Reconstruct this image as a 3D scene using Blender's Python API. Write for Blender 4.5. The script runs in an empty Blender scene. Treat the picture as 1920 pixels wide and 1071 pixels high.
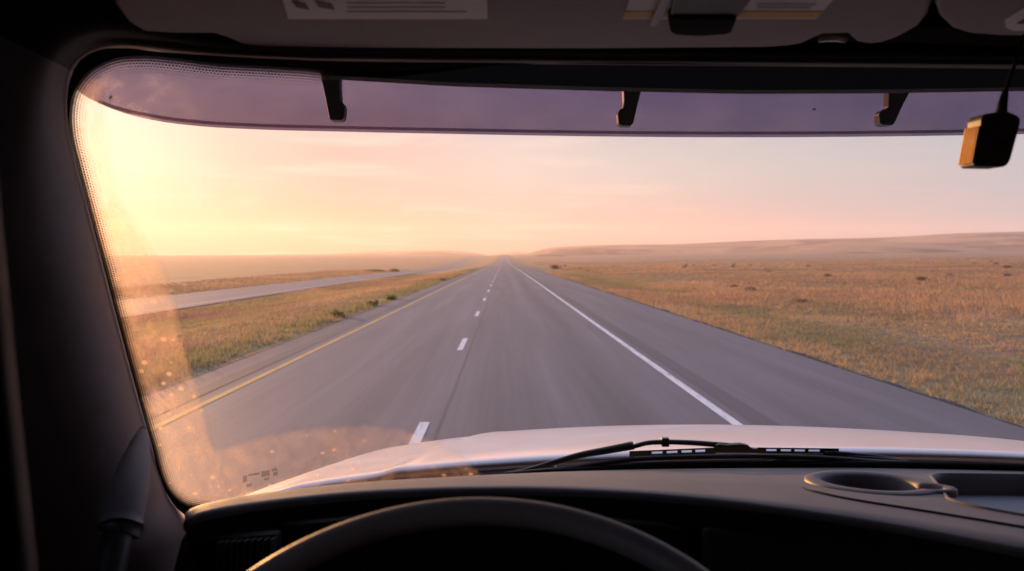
import bpy, bmesh, math, random
import numpy as np
from mathutils import Vector, Matrix
from mathutils.bvhtree import BVHTree
R = math.radians
SC = bpy.context.scene
COL = SC.collection
random.seed(5)
RNG = np.random.default_rng(5)

# ------------------------------------------------------------------ camera
EYE = 2.2
FPX = 1600.0
YAW, PITCH = math.atan(15 / FPX), math.atan(49.5 / FPX)
cam = bpy.data.cameras.new('camera')
cam.sensor_width = 36.0
cam.lens = 30.0
cam.clip_start = 0.02
cam.clip_end = 60000
cam.dof.use_dof = True
cam.dof.focus_distance = 2.1
cam.dof.aperture_fstop = 6.8
camo = bpy.data.objects.new('camera', cam)
COL.objects.link(camo)
camo.location = (0, 0, EYE)
camo.rotation_euler = (math.pi / 2 - PITCH, 0, -YAW)
SC.camera = camo

# ------------------------------------------------------------------ light and sky
SUN_AZ, SUN_EL = -29.0, 4.2          # degrees to the left of the road, above the horizon
SUN_POWER, SKY_POWER, EXPOSURE = 4.4, 0.10, 1.36
sdir = Vector((math.sin(R(SUN_AZ)) * math.cos(R(SUN_EL)), math.cos(R(SUN_AZ)) * math.cos(R(SUN_EL)), math.sin(R(SUN_EL))))
sl = bpy.data.lights.new('sun', 'SUN')
sl.energy = SUN_POWER
sl.angle = R(0.5)
sl.color = (1.0, 0.49, 0.185)
so = bpy.data.objects.new('sun', sl)
COL.objects.link(so)
so.rotation_euler = sdir.to_track_quat('Z', 'Y').to_euler()

W = bpy.data.worlds.new('World')
SC.world = W
W.use_nodes = True


class NT:
    """small helper for node trees"""
    def __init__(s, tree):
        s.t = tree
        tree.nodes.clear()

    def n(s, typ, **kw):
        nd = s.t.nodes.new(typ)
        for k, v in kw.items():
            if k == 'i':
                for kk, vv in v.items():
                    sock = nd.inputs[kk]
                    if isinstance(vv, bpy.types.NodeSocket):
                        s.t.links.new(vv, sock)
                    else:
                        sock.default_value = vv
            else:
                setattr(nd, k, v)
        return nd

    def m(s, op, a, b=0.0, c=None, clamp=False):
        nd = s.n('ShaderNodeMath', operation=op, use_clamp=clamp)
        for k, v in enumerate((a, b, c)):
            if v is None:
                continue
            if isinstance(v, bpy.types.NodeSocket):
                s.t.links.new(v, nd.inputs[k])
            else:
                nd.inputs[k].default_value = v
        return nd.outputs[0]

    def mr(s, v, a, b, c, d, smooth=True):
        nd = s.n('ShaderNodeMapRange', interpolation_type='SMOOTHSTEP' if smooth else 'LINEAR')
        for k, x in enumerate((v, a, b, c, d)):
            if isinstance(x, bpy.types.NodeSocket):
                s.t.links.new(x, nd.inputs[k])
            else:
                nd.inputs[k].default_value = x
        return nd.outputs[0]

    def mix(s, f, a, b, mode='MIX'):
        nd = s.n('ShaderNodeMix', data_type='RGBA', blend_type=mode)
        for k, x in ((0, f), (6, a), (7, b)):
            if isinstance(x, bpy.types.NodeSocket):
                s.t.links.new(x, nd.inputs[k])
            else:
                nd.inputs[k].default_value = x if k == 0 else (x[0], x[1], x[2], 1.0)
        return nd.outputs[2]

    def noise(s, vec, scale, detail=4.0, rough=0.55, dist=0.0):
        nd = s.n('ShaderNodeTexNoise', i={'Scale': scale, 'Detail': detail, 'Roughness': rough, 'Distortion': dist})
        if vec is not None:
            s.t.links.new(vec, nd.inputs['Vector'])
        return nd.outputs[0]

    def mapping(s, vec, scale=(1, 1, 1), loc=(0, 0, 0)):
        return s.n('ShaderNodeMapping', i={'Vector': vec, 'Scale': scale, 'Location': loc}).outputs[0]

    def mixs(s, f, a, b):
        nd = s.n('ShaderNodeMixShader')
        for k, x in enumerate((f, a, b)):
            if isinstance(x, bpy.types.NodeSocket):
                s.t.links.new(x, nd.inputs[k])
            else:
                nd.inputs[k].default_value = x
        return nd.outputs[0]


w = NT(W.node_tree)
sky = w.n('ShaderNodeTexSky', sky_type='NISHITA', sun_disc=False, sun_elevation=R(SUN_EL), sun_rotation=R(SUN_AZ),
          altitude=200.0, air_density=1.0, dust_density=3.0, ozone_density=1.0)
dirv = w.n('ShaderNodeTexCoord').outputs['Generated']
sep = w.n('ShaderNodeSeparateXYZ', i={'Vector': dirv})
zc = w.m('MAXIMUM', sep.outputs[2], 0.0)
# thin high cloud: a layer seen in perspective, lit by the low sun
inv = w.m('DIVIDE', 1.0, w.m('ADD', zc, 0.07))
cv = w.n('ShaderNodeCombineXYZ', i={0: w.m('MULTIPLY', sep.outputs[0], inv), 1: w.m('MULTIPLY', sep.outputs[1], inv), 2: 0.0}).outputs[0]
cl = w.noise(w.mapping(cv, (0.75, 0.9, 1)), 1.0, 6.0, 0.6, 0.6)
cl2 = w.noise(w.mapping(cv, (0.35, 1.6, 1), (3.1, 0.7, 0)), 1.3, 5.0, 0.55, 0.4)
cloud = w.m('MULTIPLY', w.mr(cl, 0.45, 0.66, 0.0, 1.0), w.mr(cl2, 0.38, 0.65, 0.1, 1.0))
dots = w.n('ShaderNodeVectorMath', operation='DOT_PRODUCT', i={0: dirv, 1: tuple(sdir)}).outputs['Value']


def ramp(t, f, stops):
    nd = t.n('ShaderNodeValToRGB', i={0: f})
    cr = nd.color_ramp
    while len(cr.elements) < len(stops):
        cr.elements.new(0.5)
    for e, (p_, c_) in zip(cr.elements, stops):
        e.position = p_
        e.color = (c_[0], c_[1], c_[2], 1)
    return nd.outputs[0]


# evening air: the colour follows the bearing from the sun and the height above the horizon
faz = w.mr(dots, -0.6, 1.0, 0.0, 1.0, False)
low = ramp(w, faz, [(0.30, (1.9, 1.85, 2.4)), (0.6875, (1.65, 2.0, 2.4)), (0.92, (1.4, 0.8, 0.95)), (0.97, (1.2, 0.5, 0.5)), (1.0, (1.2, 0.5, 0.5))])
mid = ramp(w, faz, [(0.30, (2.0, 2.1, 2.9)), (0.6875, (1.75, 2.1, 2.45)), (0.92, (2.15, 2.3, 2.4)), (0.97, (2.05, 1.45, 1.75)), (0.988, (2.4, 1.7, 1.9)), (1.0, (3.6, 3.0, 2.7))])
top = ramp(w, faz, [(0.30, (1.3, 1.7, 3.2)), (0.6875, (0.75, 1.0, 2.2)), (0.80, (1.0, 1.15, 2.35)), (0.92, (1.9, 1.9, 2.8)), (1.0, (2.9, 2.6, 3.0))])
zen = ramp(w, faz, [(0.30, (2.2, 2.6, 4.1)), (1.0, (3.6, 3.5, 4.5))])
veil = w.mix(w.mr(zc, 0.0, 0.11, 0.0, 1.0), low, mid)
veil = w.mix(w.mr(zc, 0.11, 0.21, 0.0, 1.0), veil, top)
veil = w.mix(w.mr(zc, 0.26, 0.5, 0.0, 1.0), veil, zen)          # unseen overhead sky, brightened to add light on the ground
base = w.mix(w.mr(zc, 0.0, 0.7, 0.96, 0.85), sky.outputs[0], veil)
ccol = w.mix(w.mr(dots, 0.6, 1.0, 0.0, 1.0), (2.7, 2.15, 2.2), (4.6, 3.9, 3.3))
base = w.mix(w.m('MULTIPLY', cloud, 0.42), base, ccol)
w.n('ShaderNodeOutputWorld', i={'Surface': w.n('ShaderNodeBackground', i={'Color': base, 'Strength': SKY_POWER}).outputs[0]})

vs = SC.view_settings
vs.view_transform = 'Standard'
vs.look = 'None'
vs.gamma = 1.0
vs.exposure = EXPOSURE
cy = SC.cycles
cy.max_bounces = 10
cy.diffuse_bounces = 4
cy.glossy_bounces = 3
cy.transmission_bounces = 6
cy.transparent_max_bounces = 24
cy.volume_bounces = 0
cy.caustics_reflective = False
cy.caustics_refractive = False
cy.sample_clamp_indirect = 6.0
cy.use_denoising = True

# ------------------------------------------------------------------ geometry helpers
_f = np.array([math.sin(YAW) * math.cos(PITCH), math.cos(YAW) * math.cos(PITCH), -math.sin(PITCH)])
_r = np.array([math.cos(YAW), -math.sin(YAW), 0.0])
_u = np.cross(_r, _f)
EYEV = np.array([0, 0, EYE])


def ray(px, py):
    return _f + _r * ((px - 960) / FPX) + _u * ((535.5 - py) / FPX)


def P(px, py, Y):
    """the point of the plane y = Y that is seen at a place of the survey photo"""
    d = ray(px, py)
    return EYEV + d * (Y / d[1])


def Zp(px, py, z):
    d = ray(px, py)
    return EYEV + d * (z / d[2])


def glass_y(X, z):
    return 1.08 + (0.27 - z) * 0.578 - 0.08 * (X - 0.55) ** 2


def S(px, py, off=0.0):
    """point on the curved raked windscreen (off: metres out through the glass)"""
    d = ray(px, py)
    t = 1.2
    for _ in range(30):
        p = d * t
        t = (glass_y(p[0], p[2]) + off) / d[1]
    return EYEV + d * t


def interp(tab, x):
    a = np.array(tab, float)
    return np.array([np.interp(x, a[:, 0], a[:, k]) for k in range(1, a.shape[1])])


def smoothtab(tab, x):
    """monotone-ish cubic through a table of (x, value...)"""
    a = np.array(tab, float)
    xs = a[:, 0]
    out = []
    for k in range(1, a.shape[1]):
        y = a[:, k]
        m = np.gradient(y, xs)
        x_ = np.clip(x, xs[0], xs[-1])
        i = np.clip(np.searchsorted(xs, x_) - 1, 0, len(xs) - 2)
        h = xs[i + 1] - xs[i]
        t = (x_ - xs[i]) / h
        out.append((2 * t**3 - 3 * t**2 + 1) * y[i] + (t**3 - 2 * t**2 + t) * h * m[i] + (-2 * t**3 + 3 * t**2) * y[i + 1] + (t**3 - t**2) * h * m[i + 1])
    return np.array(out)


def catmull(pts, n):
    pts = np.array(pts, float)
    seg = np.r_[0, np.cumsum(np.linalg.norm(np.diff(pts[:, :3] if pts.shape[1] > 2 else pts, axis=0), axis=1))]
    tab = np.c_[seg, pts]
    return smoothtab(tab, np.linspace(0, seg[-1], n)).T


def link(name, me, mat=None, parent=None, smooth=True):
    o = bpy.data.objects.new(name, me)
    COL.objects.link(o)
    if mat is not None:
        for mm in (mat if isinstance(mat, (list, tuple)) else [mat]):
            me.materials.append(mm)
    if smooth:
        me.shade_smooth()
    if parent is not None:
        o.parent = parent
    return o


def mesh(name, v, f, mat=None, parent=None, smooth=True):
    me = bpy.data.meshes.new(name)
    me.from_pydata([tuple(x) for x in v], [], [tuple(x) for x in f])
    me.update()
    return link(name, me, mat, parent, smooth)


def loft(name, grid, mat=None, parent=None, close_u=False, close_v=False, cap=False, smooth=True, thick=0.0):
    g = np.array(grid, float)
    a, b = g.shape[:2]
    v = g.reshape(-1, 3)
    f = []
    for i in range(a if close_u else a - 1):
        for j in range(b if close_v else b - 1):
            i2, j2 = (i + 1) % a, (j + 1) % b
            f.append((i * b + j, i2 * b + j, i2 * b + j2, i * b + j2))
    if cap:
        f.append(tuple(range(b))[::-1])
        f.append(tuple((a - 1) * b + j for j in range(b)))
    o = mesh(name, v, f, mat, parent, smooth)
    if thick:
        md = o.modifiers.new('thickness', 'SOLIDIFY')
        md.thickness = thick
        md.offset = 0
    return o


def tube_grid(pts, rad, n=12, flat=1.0, up=(0, 0, 1)):
    pts = np.array(pts, float)
    rad = np.broadcast_to(np.array(rad, float), (len(pts),))
    tan = np.gradient(pts, axis=0)
    tan /= np.linalg.norm(tan, axis=1)[:, None]
    up = np.array(up, float)
    rows = []
    for p, t, r in zip(pts, tan, rad):
        s = np.cross(t, up)
        s /= np.linalg.norm(s)
        q = np.cross(s, t)
        a = np.linspace(0, 2 * math.pi, n, endpoint=False)
        rows.append([p + r * (math.cos(x) * s + flat * math.sin(x) * q) for x in a])
    return rows


def tube(name, pts, rad, mat, parent=None, n=12, flat=1.0, up=(0, 0, 1)):
    return loft(name, tube_grid(pts, rad, n, flat, up), mat, parent, close_v=True, cap=True)


def prism(name, poly, depthvec, mat, parent=None, bevel=0.0, seg=2, smooth=True):
    """a flat outline (3-D points) given real thickness along depthvec, with rounded edges"""
    n = len(poly)
    dv = np.array(depthvec, float)
    v = [np.array(p, float) for p in poly] + [np.array(p, float) + dv for p in poly]
    f = [tuple(range(n))[::-1], tuple(range(n, 2 * n))] + [(i, (i + 1) % n, n + (i + 1) % n, n + i) for i in range(n)]
    bm = bmesh.new()
    bv = [bm.verts.new(p) for p in v]
    for q in f:
        bm.faces.new([bv[k] for k in q])
    bmesh.ops.recalc_face_normals(bm, faces=bm.faces)
    if bevel:
        bmesh.ops.bevel(bm, geom=list(bm.edges), offset=bevel, segments=seg, affect='EDGES', profile=0.5, clamp_overlap=True)
    me = bpy.data.meshes.new(name)
    bm.to_mesh(me)
    bm.free()
    o = link(name, me, mat, parent, False)
    if smooth:
        for p in me.polygons:
            p.use_smooth = True
        md = o.modifiers.new('normals', 'WEIGHTED_NORMAL')
        md.keep_sharp = False
    return o


def box(name, c, size, mat, parent=None, bevel=0.0, rot=None):
    x, y, z = [s / 2 for s in size]
    poly = np.array([(-x, -y, -z), (x, -y, -z), (x, y, -z), (-x, y, -z)])
    d = np.array((0, 0, 2 * z))
    if rot is not None:
        m = np.array(rot.to_3x3())
        poly = poly @ m.T
        d = m @ d
    return prism(name, poly + np.array(c), d, mat, parent, bevel)


def empty(name, loc, label=None, cat=None, group=None, kind=None, rot=0.0):
    o = bpy.data.objects.new(name, None)
    COL.objects.link(o)
    o.location = loc
    o.rotation_euler = (0, 0, rot)
    tag(o, label, cat, group, kind)
    return o


def tag(o, label=None, cat=None, group=None, kind=None):
    for k, v in (('label', label), ('category', cat), ('group', group), ('kind', kind)):
        if v:
            o[k] = v
    return o


# ------------------------------------------------------------------ materials
def mat(name):
    m = bpy.data.materials.new(name)
    m.use_nodes = True
    return m, NT(m.node_tree)


def plastic(name, col, rough=0.6, grain=0.15, scale=350.0, bump=0.15, spec=0.4, stain=0.12, metal=0.0, coat=0.0):
    m, t = mat(name)
    tc = t.n('ShaderNodeTexCoord').outputs['Object']
    a = t.noise(tc, 9.0, 5.0, 0.6)
    b = t.noise(tc, scale, 2.0, 0.5)
    v = t.m('ADD', t.mr(a, 0.3, 0.7, 1 - stain, 1 + stain), t.m('MULTIPLY', t.m('SUBTRACT', b, 0.5), grain))
    c = t.n('ShaderNodeVectorMath', operation='SCALE', i={0: col, 'Scale': v}).outputs[0]
    bp = t.n('ShaderNodeBump', i={'Strength': bump, 'Distance': 0.001, 'Height': b}).outputs[0]
    pr = t.n('ShaderNodeBsdfPrincipled', i={'Base Color': c, 'Roughness': t.mr(a, 0.3, 0.7, rough - 0.06, rough + 0.06), 'Specular IOR Level': spec,
                                            'Metallic': metal, 'Coat Weight': coat, 'Coat Roughness': 0.05, 'Normal': bp})
    t.n('ShaderNodeOutputMaterial', i={'Surface': pr.outputs[0]})
    return m


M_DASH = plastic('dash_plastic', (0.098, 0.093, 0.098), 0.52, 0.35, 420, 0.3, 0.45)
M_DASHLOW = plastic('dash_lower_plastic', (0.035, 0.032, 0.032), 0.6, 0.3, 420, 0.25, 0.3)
M_INSERT = plastic('tray_rubber', (0.115, 0.11, 0.12), 0.55, 0.3, 300, 0.25, 0.4)
M_BLACK = plastic('black_plastic', (0.022, 0.021, 0.022), 0.5, 0.2, 400, 0.15, 0.4)
M_VOID = plastic('deep_black_foam', (0.004, 0.004, 0.004), 0.95, 0.1, 400, 0.05, 0.05, 0.05)
M_MATTE = plastic('matte_black', (0.012, 0.011, 0.011), 0.8, 0.2, 400, 0.1, 0.15)
M_PILLAR = plastic('pillar_plastic', (0.17, 0.16, 0.17), 0.62, 0.25, 300, 0.2, 0.35)
M_HEAD = plastic('headliner_vinyl', (0.30, 0.255, 0.245), 0.75, 0.25, 260, 0.3, 0.25)
M_HEADER = plastic('header_trim', (0.05, 0.044, 0.042), 0.7, 0.2, 260, 0.2, 0.25)
M_PAINT = plastic('white_paint', (0.78, 0.765, 0.80), 0.34, 0.02, 60, 0.0, 0.5, 0.015, coat=0.6)
M_RUBBER = plastic('wiper_rubber', (0.018, 0.018, 0.02), 0.42, 0.2, 300, 0.1, 0.5)
M_LABEL = plastic('label_paper', (0.84, 0.79, 0.77), 0.7, 0.05, 300, 0.05, 0.3, 0.04)
M_PRINT = plastic('label_print', (0.08, 0.07, 0.07), 0.7, 0.05, 300, 0.0, 0.3, 0.02)
M_FADED = plastic('label_small_print', (0.60, 0.55, 0.54), 0.7, 0.05, 300, 0.0, 0.3, 0.02)
M_YELLOW = plastic('label_yellow', (0.75, 0.46, 0.10), 0.7, 0.05, 300, 0.0, 0.3, 0.03)
M_STEEL = plastic('brushed_metal', (0.45, 0.44, 0.45), 0.35, 0.1, 500, 0.1, 0.5, metal=0.8)
M_GREY = plastic('grey_plastic', (0.33, 0.31, 0.33), 0.55, 0.15, 300, 0.1, 0.4)
M_RIM = plastic('wheel_leather', (0.23, 0.21, 0.2), 0.5, 0.3, 500, 0.3, 0.5)
M_SEAL = plastic('door_seal', (0.006, 0.0045, 0.0045), 0.7, 0.2, 300, 0.2, 0.3)

# clear glass, where the wipers keep it clean
M_MARK, t = mat('worn_etching')
t.n('ShaderNodeOutputMaterial', i={'Surface': t.mixs(0.42, t.n('ShaderNodeBsdfTransparent').outputs[0], t.n('ShaderNodeBsdfPrincipled', i={'Base Color': (0.05, 0.04, 0.04, 1), 'Roughness': 0.8}).outputs[0])})
M_GLASS, t = mat('clear_glass')
t.n('ShaderNodeOutputMaterial', i={'Surface': t.n('ShaderNodeBsdfTransparent', i={'Color': (0.955, 0.965, 0.955, 1)}).outputs[0]})

# dust film on the glass outside the wiped sweep
M_DUST, t = mat('dust_film')
tc = t.n('ShaderNodeTexCoord').outputs['Object']
at = t.n('ShaderNodeAttribute', attribute_name='dust').outputs['Fac']
na = t.noise(tc, 14.0, 5.0, 0.6, 0.5)
streak = t.noise(t.mapping(tc, (60, 60, 9)), 1.0, 4.0, 0.6, 0.4)
den = t.m('MULTIPLY', t.mr(na, 0.25, 0.75, 0.6, 1.15), t.mr(streak, 0.3, 0.7, 0.6, 1.4))
v1 = t.n('ShaderNodeTexVoronoi', i={'Vector': tc, 'Scale': 52.0, 'Randomness': 1.0}).outputs['Distance']
v2 = t.n('ShaderNodeTexVoronoi', i={'Vector': tc, 'Scale': 240.0, 'Randomness': 1.0}).outputs['Distance']
spk = t.m('ADD', t.mr(v1, 0.04, 0.30, 1.0, 0.0), t.m('MULTIPLY', t.mr(v2, 0.08, 0.26, 0.35, 0.0), t.mr(na, 0.4, 0.6, 0.2, 1.0)))
keep = t.mr(t.noise(tc, 30.0, 2.0), 0.46, 0.54, 0.0, 1.0)
film = t.m('ADD', t.m('MULTIPLY', den, 0.29), t.m('MULTIPLY', t.m('MULTIPLY', spk, keep), 0.7))
fac = t.m('MINIMUM', t.m('MULTIPLY', film, at), 0.8)
fac = t.m('MAXIMUM', fac, 0.0)
tr = t.n('ShaderNodeBsdfTranslucent', i={'Color': (0.85, 0.60, 0.42, 1)}).outputs[0]
rf = t.n('ShaderNodeBsdfRefraction', i={'Color': (0.95, 0.72, 0.48, 1), 'Roughness': 0.40, 'IOR': 1.01}).outputs[0]
sc_ = t.mixs(0.45, tr, rf)
tp = t.n('ShaderNodeBsdfTransparent', i={'Color': (0.955, 0.965, 0.955, 1)}).outputs[0]
t.n('ShaderNodeOutputMaterial', i={'Surface': t.mixs(fac, tp, sc_)})

# printed black border of the glass, its inner edge broken into dots
M_FRIT, t = mat('glass_frit')
uv = t.n('ShaderNodeUVMap').outputs[0]
su = t.n('ShaderNodeSeparateXYZ', i={'Vector': uv})
U_, V_ = su.outputs[0], su.outputs[1]            # metres along, metres in from where the solid print ends
pit = 0.0038
ua = t.m('DIVIDE', U_, pit)
va = t.m('DIVIDE', V_, pit * 0.87)
row = t.m('FLOOR', va)
fu = t.m('SUBTRACT', t.m('FRACT', t.m('ADD', ua, t.m('MULTIPLY', row, 0.5))), 0.5)
fv = t.m('SUBTRACT', t.m('FRACT', va), 0.5)
dd = t.m('SQRT', t.m('ADD', t.m('MULTIPLY', fu, fu), t.m('MULTIPLY', fv, fv)))
rad = t.mr(V_, 0.0, 0.017, 0.60, 0.12, False)
isd = t.m('LESS_THAN', dd, rad)
solid = t.m('LESS_THAN', V_, 0.0)
alpha = t.m('MAXIMUM', isd, solid)
bl = t.n('ShaderNodeBsdfPrincipled', i={'Base Color': (0.006, 0.006, 0.006, 1), 'Roughness': 0.45}).outputs[0]
tp = t.n('ShaderNodeBsdfTransparent', i={'Color': (0.955, 0.965, 0.955, 1)}).outputs[0]
t.n('ShaderNodeOutputMaterial', i={'Surface': t.mixs(alpha, tp, bl)})

# smoked acrylic of the outside sun visor
M_TINT, t = mat('smoked_acrylic')
tc = t.n('ShaderNodeTexCoord').outputs['Object']
gr = t.noise(t.mapping(tc, (1, 1, 1)), 9.0, 5.0, 0.6)
bug = t.n('ShaderNodeTexVoronoi', i={'Vector': tc, 'Scale': 12.0, 'Randomness': 1.0}).outputs['Distance']
bugm = t.m('MULTIPLY', t.mr(bug, 0.03, 0.05, 1.0, 0.0), t.mr(t.noise(tc, 5.0, 1.0), 0.5, 0.54, 0.0, 1.0))
tcol = t.mix(t.mr(gr, 0.3, 0.7, 0.0, 1.0), (0.18, 0.15, 0.225), (0.21, 0.172, 0.25))
tp = t.n('ShaderNodeBsdfTransparent', i={'Color': tcol}).outputs[0]
tl = t.n('ShaderNodeBsdfTranslucent', i={'Color': (0.55, 0.40, 0.32, 1)}).outputs[0]
gl = t.n('ShaderNodeBsdfGlossy', i={'Color': (0.6, 0.55, 0.6, 1), 'Roughness': 0.15}).outputs[0]
sxv = t.n('ShaderNodeSeparateXYZ', i={'Vector': tc}).outputs[0]
blot = t.noise(tc, 22.0, 3.0, 0.55)
grime = t.m('MULTIPLY', t.mr(sxv, -0.66, -0.44, 1.0, 0.0), t.mr(blot, 0.40, 0.68, 0.02, 0.45))      # caked dust on the outer end
sh = t.mixs(t.m('ADD', grime, t.mr(gr, 0.3, 0.75, 0.004, 0.02)), tp, tl)
sh = t.mixs(0.015, sh, gl)
bk = t.n('ShaderNodeBsdfPrincipled', i={'Base Color': (0.03, 0.02, 0.02, 1), 'Roughness': 0.8}).outputs[0]
t.n('ShaderNodeOutputMaterial', i={'Surface': t.mixs(t.m('MULTIPLY', bugm, 0.85), sh, bk)})


# ------------------------------------------------------------------ land
def road_z(Y):
    return smoothtab([(-400, 0), (0, 0), (150, 0.0), (280, -0.25), (400, -0.5), (650, 0.7), (913, 3.0), (1400, 8.0), (2000, 12.4),
                      (2400, 12.5), (3200, 6), (5000, 2), (12000, 0)], np.asarray(Y, float))[0]


def sstep(a, b, x):
    t_ = np.clip((x - a) / (b - a), 0, 1)
    return t_ * t_ * (3 - 2 * t_)


def wob(X, Y):
    return (np.sin(X * 0.11 + 1.3 * np.sin(Y * 0.031)) * np.cos(Y * 0.083 + 0.6) * 0.5 + np.sin(X * 0.037 + 2.0) * np.sin(Y * 0.021 + 1.0)
            + 0.25 * np.sin(X * 0.41 + Y * 0.13) * np.sin(Y * 0.37 - X * 0.05))


L_EDGE, R_EDGE = -5.78, 6.78
OPP_R, OPP_L = -24.0, -34.0


def ground_z(X, Y):
    X = np.asarray(X, float)
    Y = np.asarray(Y, float)
    base_ = road_z(Y)
    # right: a shoulder slope into a shallow ditch, then an open range that climbs gently
    rr = -0.38 * sstep(R_EDGE + 0.3, 14, X) + 0.28 * sstep(14, 30, X) + 0.011 * np.maximum(X - 30, 0) * sstep(30, 120, X)
    rr = rr - 0.006 * np.maximum(X - 500, 0)
    # left: a grass median falling to the lower carriageway, then flat fields
    ll = -1.5 * sstep(L_EDGE - 0.3, OPP_R + 6, -0 + X * 0 + (-(X - L_EDGE)) * -1 + 0) if False else -1.5 * sstep(0.4, 14.0, -(X - L_EDGE))
    z = base_ + np.where(X > 0, rr, ll) - 0.06
    rough_ = np.where(X > 0, sstep(9, 22, X) * (0.16 + 0.35 * sstep(40, 300, X)), sstep(1.5, 5, -(X - L_EDGE)) * 0.10 * (1 - sstep(13, 17, -(X - L_EDGE))) + 0.18 * sstep(45, 120, -X))
    return z + rough_ * wob(X, Y)


def graded(a, b, n, first):
    k = np.linspace(0, 1, n)
    lo, hi = 1.0, 400.0
    for _ in range(60):
        g = math.sqrt(lo * hi)
        s = (g ** k - 1) / (g - 1)
        if (s[1] * (b - a)) > first:
            lo = g
        else:
            hi = g
    return a + (b - a) * (g ** k - 1) / (g - 1)


def sheet(name, xs, ys, zf, mats, parent=None):
    XX, YY = np.meshgrid(xs, ys)
    ZZ = zf(XX, YY)
    g = np.stack([XX, YY, ZZ], -1)
    return loft(name, g, mats, parent)


xs = np.unique(np.r_[-graded(34.5, 4150, 60, 1.2)[::-1], np.linspace(-34.0, -6.4, 40), -5.9, -5.6, np.linspace(-5, 6, 6), 6.6, 6.9,
                     np.linspace(7.2, 30, 40), graded(31, 4150, 90, 1.0)])
ys = np.unique(np.r_[np.linspace(-60, 0, 14), graded(0.5, 4450, 320, 0.9)])


def ground_material():
    m, t = mat('dry_prairie')
    pos = t.n('ShaderNodeNewGeometry').outputs['Position']
    sx = t.n('ShaderNodeSeparateXYZ', i={'Vector': pos})
    flat = t.n('ShaderNodeCombineXYZ', i={0: sx.outputs[0], 1: sx.outputs[1], 2: 0.0}).outputs[0]
    big = t.noise(flat, 0.012, 5.0, 0.6, 0.8)
    mid = t.noise(t.mapping(flat, (1, 0.55, 1)), 0.085, 5.0, 0.62, 0.6)
    sml = t.noise(flat, 0.9, 5.0, 0.65)
    fin = t.noise(flat, 11.0, 4.0, 0.6)
    straw, rust, sage, green, brown = (0.44, 0.30, 0.175), (0.40, 0.24, 0.14), (0.26, 0.205, 0.145), (0.25, 0.25, 0.12), (0.31, 0.205, 0.15)
    c = t.mix(t.mr(mid, 0.36, 0.66, 0.0, 1.0), brown, straw)
    c = t.mix(t.mr(big, 0.42, 0.62, 0.0, 0.85), c, rust)
    c = t.mix(t.m('MULTIPLY', t.mr(sml, 0.5, 0.68, 0.0, 1.0), 0.55), c, sage)
    # greener strip along the roadside, both sides
    dr = t.m('SUBTRACT', t.m('ABSOLUTE', t.m('SUBTRACT', sx.outputs[0], 0.5)), 6.28)
    wv = t.m('MULTIPLY', t.m('SUBTRACT', mid, 0.5), 16.0)
    st = t.m('MULTIPLY', t.mr(t.m('ADD', dr, t.m('MULTIPLY', wv, 0.5)), 2.0, 8.0, 1.0, 0.0), t.mr(sml, 0.3, 0.7, 0.35, 0.9))
    c = t.mix(t.m('MULTIPLY', st, 0.8), c, green)
    c = t.mix(t.m('MULTIPLY', t.mr(fin, 0.3, 0.7, 0.0, 1.0), 0.25), c, (0.12, 0.085, 0.05))
    bp = t.n('ShaderNodeBump', i={'Strength': 0.6, 'Distance': 0.12, 'Height': sml}).outputs[0]
    pr = t.n('ShaderNodeBsdfPrincipled', i={'Base Color': c, 'Roughness': 0.95, 'Specular IOR Level': 0.1, 'Normal': bp})
    t.n('ShaderNodeOutputMaterial', i={'Surface': pr.outputs[0]})
    return m


M_GROUND = ground_material()
tag(sheet('ground', xs, ys, ground_z, M_GROUND), 'dry prairie ground stretching to the hills', kind='structure')


def asphalt(name, main, bands=(), seam=None):
    m, t = mat(name)
    pos = t.n('ShaderNodeNewGeometry').outputs['Position']
    sx = t.n('ShaderNodeSeparateXYZ', i={'Vector': pos}).outputs[0]
    n1 = t.noise(t.mapping(pos, (1.4, 0.05, 1)), 1.0, 5.0, 0.6)         # long wear streaks laid by traffic
    n2 = t.noise(t.mapping(pos, (0.5, 0.12, 1)), 0.35, 4.0, 0.55)
    n3 = t.noise(pos, 28.0, 3.0, 0.6)
    v = t.m('ADD', t.m('MULTIPLY', t.mr(n1, 0.3, 0.7, 0.82, 1.15), t.mr(t.noise(t.mapping(pos, (11, 0.09, 1)), 1.0, 3.0, 0.6), 0.3, 0.7, 0.93, 1.06)), t.m('ADD', t.m('MULTIPLY', t.m('SUBTRACT', n2, 0.5), 0.45), t.m('MULTIPLY', t.m('SUBTRACT', n3, 0.5), 0.5)))
    for c0, wd, amt in bands:
        d = t.m('ABSOLUTE', t.m('SUBTRACT', sx, c0))
        v = t.m('MULTIPLY', v, t.mr(d, 0.0, wd, 1 + amt, 1.0))
    if seam is not None:
        wig = t.m('MULTIPLY', t.m('SUBTRACT', t.noise(t.mapping(pos, (0, 0.15, 0)), 1.0, 2.0), 0.5), 0.10)
        d = t.m('ABSOLUTE', t.m('SUBTRACT', t.m('ADD', sx, wig), seam))
        v = t.m('MULTIPLY', v, t.mr(d, 0.0, 0.045, 0.55, 1.0))
        v = t.m('MULTIPLY', v, t.mr(t.m('ADD', sx, wig), seam - 0.02, seam + 0.02, 1.05, 0.93))
    c = t.n('ShaderNodeVectorMath', operation='SCALE', i={0: main, 'Scale': v}).outputs[0]
    bp = t.n('ShaderNodeBump', i={'Strength': 0.35, 'Distance': 0.01, 'Height': n3}).outputs[0]
    pr = t.n('ShaderNodeBsdfPrincipled', i={'Base Color': c, 'Roughness': 0.62, 'Specular IOR Level': 0.4, 'Normal': bp})
    t.n('ShaderNodeOutputMaterial', i={'Surface': pr.outputs[0]})
    return m


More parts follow.
